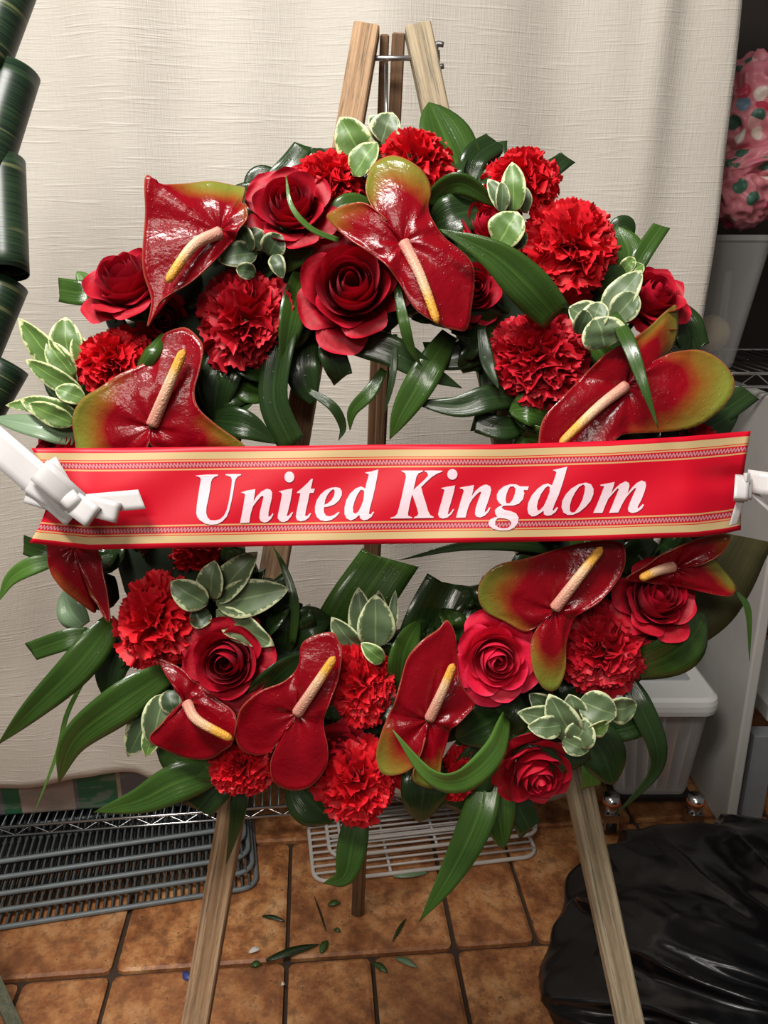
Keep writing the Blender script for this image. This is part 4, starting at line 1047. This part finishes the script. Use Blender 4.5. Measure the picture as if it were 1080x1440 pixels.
anthurium((104, 768), 34, [(66, 760, 0, 2), (68, 784, .1, 4), (72, 806, .35, 2), (84, 822, .45, -2), (108, 848, .4, -6), (128, 864, .3, -8), (126, 842, .2, -12), (128, 836, .5, 6), (142, 850, .35, 10), (159, 873, .2, 12), (157, 833, .1, 14), (149, 800, 0, 14), (140, 760, 0, 10), (104, 750, 0, 4)],
          None, 'folded dark anthurium hanging below the left end of the banner', ph=0.8)
anthurium((263, 988), 44, [(215, 925, .3, -8), (236, 932, .2, -6), (256, 942, .1, -2), (276, 960, 0, 2), (306, 982, 0, 3), (333, 1004, 0, 3), (329, 1041, 0, 4), (313, 1057, 0, 2), (291, 1069, 0, 0), (254, 1067, 0, -2), (228, 1053, 0, -2), (212, 1037, 0, 0), (228, 1019, 0, 2), (244, 998, 0, 2), (256, 984, 0, 1), (243, 956, .1, -2), (228, 938, .3, -6)],
          [(263, 989, 2), (278, 1013, 14), (327, 1040, 16)], 'pink-veined anthurium with yellow-tipped bent spadix', ph=2.4, thick=8, wave=0.003)
anthurium((418, 1003), 52, [(467, 889, 0, 0), (439, 895, 0, 2), (423, 908, 0, 4), (419, 936, 0, 5), (402, 956, 0, 6), (365, 971, .05, 6), (339, 997, 0, 5), (330, 1034, 0, 2), (339, 1056, 0, 0), (362, 1063, 0, 0), (380, 1057, 0, 2), (392, 1040, 0, 3), (384, 1062, 0, 3), (380, 1080, 0, 1), (385, 1102, 0, -3), (410, 1111, 0, -4), (439, 1104, 0, -2), (459, 1078, 0, 2), (461, 1049, 0, 4), (455, 1016, 0, 5), (465, 982, 0, 5), (476, 953, 0, 4), (481, 919, 0, 2), (477, 902, 0, 0)],
          [(418, 1003, 3), (444, 964, 12), (471, 923, 14)], 'large dark anthurium beside the spiral-centred rose', ph=0.0, thick=8.5)
anthurium((602, 1012), 50, [(630, 873, 0, 0), (617, 885, 0, 2), (593, 900, 0, 4), (573, 923, 0, 5), (563, 957, 0, 5), (553, 990, .1, 5), (537, 1027, .45, 5), (529, 1060, .8, 3), (535, 1086, .9, 0), (553, 1089, .8, 0), (577, 1077, .5, 2), (590, 1057, .2, 3), (597, 1032, 0, 3), (593, 1054, .2, 3), (583, 1077, .7, 2), (583, 1097, 1, 0), (607, 1111, 1, -3), (618, 1097, .8, 0), (622, 1067, .4, 2), (630, 1040, .1, 3), (636, 1022, 0, 3), (655, 1004, 0, 1), (668, 990, 0, -2), (655, 972, 0, 0), (645, 950, 0, 3), (643, 920, 0, 3), (641, 893, 0, 2)],
          [(604, 1011, 3), (622, 972, 11), (638, 933, 13)], 'narrow anthurium with yellow-green lower lobes', ph=1.1, thick=8)
anthurium((779, 857), 56, [(872, 762, 0, 0), (831, 761, 0, 2), (788, 771, 0, 4), (738, 785, .3, 4), (699, 794, .75, 3), (677, 814, .9, 1), (672, 837, .95, 0), (683, 861, .9, 0), (711, 875, .65, 1), (738, 888, .45, 2), (757, 878, .15, 3), (768, 869, 0, 3), (757, 882, .2, 3), (746, 905, .5, 2), (749, 942, .85, 0), (765, 968, .95, -3), (784, 969, .95, -3), (796, 942, .7, -1), (797, 903, .25, 2), (812, 864, 0, 4), (843, 841, 0, 4), (870, 810, 0, 3), (879, 786, 0, 1)],
          [(780, 856, 3), (812, 814, 12), (847, 769, 14)], 'anthurium with olive side lobes beside the bright rose', ph=0.6, thick=8.5)
anthurium((948, 800), 46, [(878, 814, .1, 6), (901, 796, 0, 12), (932, 775, .1, 14), (975, 758, .2, 12), (1023, 752, .5, 6), (1010, 775, .35, 10), (985, 791, .2, 8), (968, 797, 0, 2), (984, 790, .2, -2), (1000, 781, .9, -6), (1022, 800, .95, -8), (1039, 826, .8, -6), (1026, 838, .1, -2), (991, 833, 0, 0), (948, 824, 0, 0), (909, 819, 0, 2)],
          [(946, 797, 4), (924, 803, 12), (900, 814, 16)], 'folded anthurium with pink upper lobe at the right end of the banner', ph=2.9, thick=8, wave=0.002)

# ------------------------------------------------------------------ banner
def dep(px, py):
    d = 0.084 + 0.002 * math.sin(px * 0.011) + 0.0012 * math.sin(px * 0.03 + py * 0.05)
    d += 0.010 * sstep(130, 40, px) - 0.016 * sstep(960, 1060, px) + 0.004 * math.exp(-((py - 690) / 45) ** 2) * sstep(300, 120, px)
    d -= 0.006 * math.exp(-(((px - 1045) / 60) ** 2 + ((py - 672) / 14) ** 2))
    return d
def top_e(px): 
    pts = [(44, 630), (160, 630), (400, 627), (560, 625), (700, 625), (860, 620), (960, 614), (1056, 606)]
    for (a, ya), (b, yb) in zip(pts, pts[1:]):
        if px <= b: return lerp(ya, yb, (px - a) / (b - a))
    return 606
def bot_e(px):
    pts = [(38, 763), (125, 773), (330, 769), (545, 765), (800, 761), (980, 755), (1020, 750), (1056, 742)]
    for (a, ya), (b, yb) in zip(pts, pts[1:]):
        if px <= b: return lerp(ya, yb, (px - a) / (b - a))
    return 742
def banner():
    t = NT('red_satin_print')
    sep = t.new('ShaderNodeSeparateXYZ'); t.link(t.coord('UV'), sep.inputs[0]); u, v_ = sep.outputs[0], sep.outputs[1]
    red = (0.56, 0.003, 0.018); gold = (0.56, 0.41, 0.20); gl = (0.60, 0.33, 0.14); dk = (0.36, 0.012, 0.03)
    half = t.math('SUBTRACT', 0.5, t.math('ABSOLUTE', t.math('SUBTRACT', v_, 0.5)))
    col = t.ramp(half, [(0.0, red), (0.048, gold), (0.118, red), (0.128, gl), (0.142, red), (0.153, dk), (0.205, red), (0.211, gl), (0.228, red)], 'CONSTANT')
    zz = t.math('PINGPONG', t.math('MULTIPLY', u, 420.0), 1.0)
    pat = t.math('ABSOLUTE', t.math('SUBTRACT', t.math('MULTIPLY', t.math('SUBTRACT', half, 0.158), 24.0), zz))
    inb = t.math('MULTIPLY', t.math('GREATER_THAN', half, 0.156), t.math('LESS_THAN', half, 0.202))
    fac = t.math('MULTIPLY', t.math('LESS_THAN', pat, 0.34), inb)
    col = t.mix(t.math('MULTIPLY', fac, 0.6), col, (0.66, 0.36, 0.38))
    t.set(Base_Color=col, Roughness=0.42)
    t.bs.inputs['Specular IOR Level'].default_value = 0.28
    t.bump(t.noise(t.coord('UV', (700, 8, 1)), 1.0, 2), 0.05, 0.0006)
    m0 = frame(545, 695, 0.08); mi = m0.inverted(); nx, ny = 150, 20
    root = empty('memorial_banner', m0)
    v = []; uv = []
    for j in range(ny + 1):
        for i in range(nx + 1):
            uu, tt = i / nx, j / ny
            x0 = 44 + 24 * math.sin(tt * math.pi) - 3 * tt; x1 = 1056 - 14 * tt - 4 * math.sin(tt * math.pi)
            px = lerp(x0, x1, uu); py = lerp(top_e(px), bot_e(px), tt)
            v.append(mi @ W(px, py, dep(px, py))); uv.append((uu, tt))
    f = [(j * (nx + 1) + i, (j + 1) * (nx + 1) + i, (j + 1) * (nx + 1) + i + 1, j * (nx + 1) + i + 1) for j in range(ny) for i in range(nx)]
    # ends that wrap back behind the wreath
    o = put('ribbon_band', mesh('ribbon_band', v, f, uv), t.m, root); solid(o, 0.0005, -1)
    K = 140 / 1080
    def E(cx, cy, rx, ry, n=22): return [(cx + rx * math.cos(2 * math.pi * i / n), cy + ry * math.sin(2 * math.pi * i / n)) for i in range(n)]
    G = []
    G.append((265, [[(75,145),(200,135),(320,132),(320,148),(285,158),(258,182),(245,215),(235,290),(215,400),(195,490),(192,550),(205,595),(235,628),(285,630),(340,620),(385,580),(415,520),(435,440),(455,330),(468,240),(472,190),(460,160),(430,148),(403,140),(403,130),(490,128),(572,130),(570,140),(535,155),(512,185),(500,230),(485,330),(465,430),(440,530),(415,590),(370,640),(310,672),(240,678),(180,665),(125,630),(95,595),(85,555),(90,470),(105,370),(122,260),(135,190),(128,168),(100,155)]]))
    G.append((265, [[(568,328),(640,305),(725,292),(722,330),(705,425),(740,370),(790,318),(850,288),(890,298),(908,330),(905,390),(885,470),(868,550),(868,592),(890,585),(915,550),(920,570),(895,615),(860,645),(825,655),(785,640),(768,605),(775,540),(795,460),(815,380),(810,365),(785,372),(740,425),(700,480),(675,560),(660,655),(560,660),(580,560),(600,450),(615,350),(600,338)]]))
    G.append((395, [[(-25,318),(40,300),(125,285),(118,340),(100,440),(75,540),(62,585),(85,580),(120,540),(132,545),(110,590),(70,635),(30,650),(-10,640),(-35,605),(-30,560),(-10,470),(12,350),(0,328)], E(92, 160, 53, 60)]))
    G.append((395, [[(175,325),(230,280),(290,225),(330,180),(347,180),(338,230),(325,288),(368,288),(355,332),(312,335),(295,420),(272,520),(262,580),(285,585),(315,552),(328,555),(305,600),(265,630),(215,642),(178,630),(162,595),(170,540),(190,440),(212,338),(175,335)]]))
    G.append((395, [[(470,488),(520,480),(580,458),(630,415),(660,360),(662,315),(640,280),(595,270),(540,278),(480,305),(430,350),(390,410),(370,480),(370,540),(390,595),(430,630),(490,640),(550,625),(600,590),(637,548),(625,538),(580,570),(530,588),(490,580),(468,545),(465,510)], [(472,462),(480,410),(505,355),(540,310),(570,292),(585,310),(578,360),(550,410),(510,445)]]))
    G.append((395, [[(912,112),(980,100),(1058,78),(1050,130),(1025,260),(995,390),(965,500),(955,560),(975,565),(1000,535),(1012,540),(985,590),(945,620),(900,630),(865,615),(850,570),(810,610),(760,632),(715,612),(690,565),(690,490),(710,410),(750,340),(810,285),(870,262),(915,285),(935,200),(955,135),(930,122)], [(905,320),(890,300),(865,300),(830,350),(800,420),(782,490),(785,545),(810,558),(840,535),(870,480),(895,410)]]))
    G.append((545, [[(148,90),(260,90),(385,90),(380,102),(335,120),(312,160),(295,240),(280,300),(340,245),(400,190),(440,145),(430,112),(403,100),(403,90),(500,88),(595,92),(590,104),(540,122),(480,160),(420,215),(365,270),(385,350),(415,440),(440,530),(465,575),(500,592),(498,604),(390,607),(290,608),(288,596),(320,582),(335,560),(320,500),(290,410),(268,350),(258,380),(240,460),(222,550),(222,580),(268,598),(265,608),(150,610),(30,610),(32,600),(75,590),(105,560),(125,490),(155,370),(180,250),(200,160),(192,120),(160,102)]]))
    G.append((545, [[(580,280),(650,265),(733,252),(720,320),(695,410),(665,510),(652,565),(672,560),(710,508),(722,512),(695,560),(650,600),(600,612),(560,598),(548,565),(560,510),(590,410),(618,300),(595,290)], E(703, 132, 55, 58)]))
    G.append((545, [[(785,275),(850,262),(938,248),(930,300),(912,370),(950,315),(1000,270),(1040,248),(1074,242),(1114,262),(1124,300),(1114,350),(1089,430),(1059,510),(1054,545),(1076,530),(1104,488),(1116,495),(1094,540),(1054,580),(1004,600),(964,590),(948,560),(955,500),(985,410),(1016,330),(1004,318),(970,345),(920,400),(890,450),(865,520),(845,600),(743,602),(765,520),(800,400),(828,310),(815,292),(785,285)]]))
    G.append((670, [[(300,260),(370,238),(430,240),(475,262),(568,262),(555,302),(510,300),(520,340),(505,400),(460,450),(400,470),(330,470),(285,475),(275,495),(300,515),(370,530),(430,555),(458,600),(450,660),(410,710),(350,738),(250,740),(180,722),(140,690),(130,655),(150,620),(190,600),(225,592),(205,560),(200,520),(230,488),(278,466),(245,440),(222,400),(222,350),(245,305)], [(365,265),(405,262),(425,290),(415,350),(390,410),(360,445),(325,445),(315,410),(325,350),(345,295)], [(250,605),(310,610),(355,625),(378,655),(370,690),(340,712),(290,718),(235,705),(202,680),(205,640),(225,612)]]))
    G.append((670, [[(828,85),(900,68),(985,48),(970,110),(935,230),(890,360),(850,450),(825,520),(835,525),(870,488),(887,492),(860,540),(810,575),(765,582),(732,565),(728,525),(690,555),(640,585),(600,588),(565,560),(553,510),(562,440),(600,360),(660,290),(720,245),(775,230),(820,250),(850,170),(868,110),(850,95)], [(795,270),(775,258),(745,280),(700,345),(670,415),(655,480),(665,525),(690,518),(730,475),(765,400),(795,320)]]))
    G.append((780, [[(340,220),(395,240),(422,290),(420,350),(390,420),(340,480),(270,540),(200,570),(140,572),(95,545),(75,490),(82,420),(120,350),(180,285),(260,238)], [(310,240),(330,260),(325,320),(300,410),(265,480),(220,540),(190,548),(165,530),(165,470),(185,400),(220,330),(265,268)]]))
    G.append((780, [[(495,245),(560,232),(650,215),(640,260),(612,335),(660,280),(710,235),(770,207),(805,225),(812,260),(790,340),(840,275),(890,225),(945,198),(985,215),(992,255),(975,320),(940,410),(905,475),(898,498),(915,495),(955,455),(970,462),(945,505),(895,540),(840,552),(800,535),(795,500),(815,440),(850,360),(885,285),(870,280),(820,330),(770,390),(730,460),(690,545),(590,550),(620,480),(660,380),(698,290),(680,285),(640,330),(580,400),(545,480),(518,550),(418,550),(455,470),(500,360),(538,260),(500,258)]]))
    ML = simple('pale_pink_print', (0.80, 0.60, 0.66), 0.5)
    dg = bpy.context.evaluated_depsgraph_get()
    for off, polys in G:
        cu = bpy.data.curves.new('letter', 'CURVE'); cu.dimensions = '2D'; cu.fill_mode = 'BOTH'
        for pl in polys:
            sp = cu.splines.new('POLY'); sp.points.add(len(pl) - 1); sp.use_cyclic_u = True
            for q, (x, y) in zip(sp.points, pl): q.co = (x, -y, 0, 1)
        tmp = bpy.data.objects.new('letter_outline', cu); COL.objects.link(tmp)
        bpy.context.view_layer.update(); dg = bpy.context.evaluated_depsgraph_get()
        me = bpy.data.meshes.new_from_object(tmp.evaluated_get(dg))
        bpy.data.objects.remove(tmp); bpy.data.curves.remove(cu)
        bm = bmesh.new(); bm.from_mesh(me)
        bmesh.ops.recalc_face_normals(bm, faces=bm.faces)
        for q in bm.verts:
            px = off + q.co.x * K; py = 650 - q.co.y * K
            q.co = mi @ W(px, py, dep(px, py) + 0.0007)
        bm.to_mesh(me); bm.free(); me.name = 'letter'; me.materials.clear(); me.materials.append(ML)
        put('letter', me, None, o)
    tag(root, 'red satin banner lettered United Kingdom across the wreath', 'banner')
banner()

# ------------------------------------------------------------------ white bows
def m_white():
    t = NT('white_satin'); n = t.noise(t.coord('UV', (60, 1, 1)), 1.0, 2)
    t.set(Base_Color=t.mix(n, (0.60, 0.58, 0.57), (0.70, 0.68, 0.68)), Roughness=0.28, Sheen_Weight=0.2); t.bump(n, 0.15, 0.0006)
    return t.translucent((0.8, 0.78, 0.78), 0.15).m
M_WHITE = m_white()
M_BL['w'] = M_WHITE
def strip_mesh(nm, org, p0, ang, width, prof, mi, bowed=0.0, slant=0.0, n=28):
    """A flat ribbon: it starts at pixel p0 and runs at ang degrees; prof lists (px along, mm towards the viewer)."""
    a = math.radians(ang); dx, dy = math.cos(a), -math.sin(a)
    C = catmull([Vector((q[0], q[1], 0)) for q in prof], n); v = []; uv = []; f = []; nc = 5
    for i, q in enumerate(C):
        for k in range(nc):
            u = k / (nc - 1) - 0.5
            al = q.x + slant * u * width * (i / n)
            px = p0[0] + dx * al - dy * u * width; py = p0[1] + dy * al + dx * u * width
            v.append(mi @ W(px, py, (org[2] + q.y + bowed * (0.25 - u * u)) / 1000)); uv.append((k / (nc - 1), i / n))
    for i in range(n):
        for k in range(nc - 1): q = i * nc + k; f.append((q, q + 1, q + nc + 1, q + nc))
    return mesh(nm, v, f, uv)
def bow(org, strips, label):
    m0 = frame(org[0], org[1], org[2] / 1000); root = empty('ribbon_bow', m0); mi = m0.inverted()
    for nm, p0, ang, width, prof, *r in strips:
        o = put(nm, strip_mesh(nm, org, p0, ang, width, prof, mi, *r), M_WHITE, root); solid(o, 0.0004, 0)
    tag(root, label, 'bow', 'white ribbon bows')
def loop(L, h, z=0): return [(0, z), (L * 0.4, z + h * 0.75), (L * 0.85, z + h), (L, z + h * 0.7), (L * 0.97, z + h * 0.2), (L * 0.6, z + 1), (L * 0.1, z)]
bow((100, 706, 98), [
    ('ribbon_tail', (108, 722), 139.5, 47, [(0, 4), (40, 6), (90, 6), (150, 2), (230, -20), (300, -40)]),
    ('loop', (104, 724), 146, 24, loop(80, 6, 1)),
    ('loop', (106, 718), 163, 22, loop(72, 5, 0)),
    ('loop', (102, 706), 121, 26, loop(66, 10, 3)),
    ('loop', (112, 712), 138, 37, loop(76, 14, 7)),
    ('loop', (93, 700), -36, 34, loop(48, 13, 6)),
    ('loop', (104, 706), -14, 29, loop(64, 10, 4)),
    ('knot', (88, 690), -50, 26, [(0, 9), (10, 16), (24, 17), (36, 9)], 5.0),
    ('ribbon_tail', (108, 710), 5, 28, [(0, 3), (40, 6), (92, 4)], 0.0, 0.3)],
    'white satin bow with long tail on the left end of the banner')
bow((1048, 672, 80), [
    ('loop', (1050, 676), -8, 32, loop(62, 14, 0)),
    ('loop', (1044, 668), -94, 20, loop(36, 12, 10)),
    ('loop', (1051, 670), -90, 12, loop(32, 8, 5)),
    ('knot', (1046, 672), 0, 14, [(0, 14), (4, 17), (9, 12)], 3.0),
    ('ribbon_tail', (1044, 694), -106, 11, [(0, 14), (22, 13), (46, 8)], 0.0, 0.6),
    ('ribbon_tail', (1052, 686), -44, 9, [(0, 2), (30, 4), (60, 0)])],
    'white satin bow on the right end of the banner')

# ------------------------------------------------------------------ rolled leaves at the left
def rolled():
    t = NT('striped_dark_leaf'); sep = t.new('ShaderNodeSeparateXYZ')
    n = t.noise(t.coord('UV', (1.2, 46, 1)), 1.0, 3, 0.6); n2 = t.noise(t.coord('UV', (0.8, 15, 1)), 1.0, 2)
    c = t.mix(t.ramp(n, [(0.4, (0, 0, 0)), (0.65, (1, 1, 1))]), (0.006, 0.016, 0.009), (0.020, 0.045, 0.018))
    c = t.mix(t.ramp(n2, [(0.60, (0, 0, 0)), (0.66, (.8, .8, .8))]), c, (0.13, 0.14, 0.06))
    t.set(Base_Color=c, Roughness=0.38); t.bump(n, 0.2, 0.001)
    d = -90
    base = W(-40, 560, d / 1000); base.z = 0
    root = empty('rolled_leaf_stand', Matrix.Translation(base))
    for i, (a, b, r) in enumerate([((34, -60), (-22, 92), 33), ((24, 100), (-28, 268), 33), ((4, 226), (10, 384), 31), ((8, 398), (-34, 500), 32), ((10, 512), (-40, 600), 32)]):
        A = W(a[0], a[1], (d - 4 * (i % 2)) / 1000) - base; Bq = W(b[0], b[1], (d + 14) / 1000) - base
        ax = (Bq - A).normalized(); s1 = ax.orthogonal().normalized(); s2 = ax.cross(s1); R = r / F * (Z0 - d / 1000)
        v = []; uv = []; f = []; nt, nl = 46, 8
        for j in range(nl + 1):
            for k in range(nt + 1):
                th = k / nt * 2 * math.pi * 1.35; rr = R * (1 - 0.10 * k / nt) * (1 - 0.03 * j / nl)
                v.append(A.lerp(Bq, j / nl) + (s1 * math.cos(th) + s2 * math.sin(th)) * rr); uv.append((k / nt, j / nl + 1.7 * i))
        for j in range(nl):
            for k in range(nt): q = j * (nt + 1) + k; f.append((q, q + 1, q + nt + 2, q + nt + 1))
        o = put('rolled_leaf', mesh('rolled_leaf', v, f, uv), t.m, root); solid(o, 0.0008)
    tb = W(-30, -60, d / 1000) - base
    MB().tube([Vector((-0.26, 0.02, 0)), tb + Vector((-0.015, 0.0, 0.1))], 0.012, 10).build('pole', M_WOOD3, root)
    la = onz(-6, 1470, 0.0) - base; 
    tag(root, 'stand of rolled dark striped leaves at the left of the curtain', 'leaf arrangement')
    p = onz(24, 1452, 0.0); q = p + Vector((-0.16, 0.09, 0.42))
    ob = MB().tube([Vector((0, 0, 0)), q - p], 0.014, 4).build('wooden_stake', m_wood('green_grey_wood', (0.12, 0.14, 0.10), (0.2, 0.22, 0.15), (0.07, 0.08, 0.06)), None, False, Matrix.Translation(p))
    tag(ob, 'grey-green wooden stake standing on the tiles', 'stake')
rolled()

# ------------------------------------------------------------------ floor scraps
def scrap(px, py, ln, wd, ang, kind, label, name='leaf_scrap', cat='leaf scrap', mat=None):
    p = onz(px, py, 0.0); n, nc = 8, 3; v = []; f = []; uv = []
    for i in range(n + 1):
        t = i / n; h = wd / 2 * max(0.05, math.sin(math.pi * (0.08 + 0.92 * t)) ** 0.8)
        for k in range(nc):
            u = k - 1; v.append((t * ln - ln / 2, u * h, 0.0012 + 0.004 * math.sin(t * 3) * (1 + .3 * u))); uv.append((k / 2, t))
    for i in range(n):
        for k in range(nc - 1): q = i * nc + k; f.append((q, q + 1, q + nc + 1, q + nc))
    o = put(name, mesh(name, v, f, uv), mat or M_BL[kind], None, Matrix.Translation(p) @ Matrix.Rotation(ang, 4, 'Z')); solid(o, 0.0005, 1)
    tag(o, label, cat, 'scraps on the floor'); return o
M_WP = simple('white_petal', (0.75, 0.72, 0.66), 0.6)
for px, py, ln, wd, an, kd, lb in [
    (535, 1362, .035, .012, -0.7, 'm', 'green leaf scrap on the tile below the trailing leaf'),
    (572, 1355, .045, .012, -0.5, 'p', 'pale leaf scrap lying on a terracotta tile'),
    (456, 1332, .03, .014, 1.2, 'm', 'green pointed scrap at the tile joint by the back leg'),
    (412, 1340, .10, .016, 0.35, 'd', 'long dark leaf scrap lying along the tile joint'),
    (470, 1272, .025, .012, 0.2, 'm', 'small green scrap beside the foot of the back leg'),
    (385, 1293, .05, .008, -0.3, 'd', 'thin dark scrap between two tiles'),
    (360, 1358, .02, .012, 0.1, 'm', 'tiny green scrap near the white petal'),
    (562, 1308, .06, .006, 1.1, 'd', 'dark twig scrap beside the trailing leaf tip'),
    (474, 1310, .016, .007, -0.5, 'm', 'tiny bright scrap on the tile by the back leg'),
    (450, 1285, .09, .004, 1.9, 'd', 'thin curved stalk on the tile by the back leg')]:
    scrap(px, py, ln, wd, an, kd, lb)
scrap(358, 1338, .022, .010, 0.3, 'p', 'white petal fallen on a tile', 'fallen_petal', 'petal', M_WP)
scrap(398, 1386, .008, .006, 0.3, 'p', 'tiny white crumb in the tile joint', 'crumb', 'crumb', M_WP)
scrap(264, 1374, .016, .022, 0.9, 'p', 'blue plastic bit beside the left easel leg', 'plastic_bit', 'plastic bit', simple('blue_plastic', (0.05, 0.07, 0.25), 0.4))
o = scrap(578, 1230, .075, .022, 0.12, 'p', 'grey-green ridged leaf under the edge of the white rack');
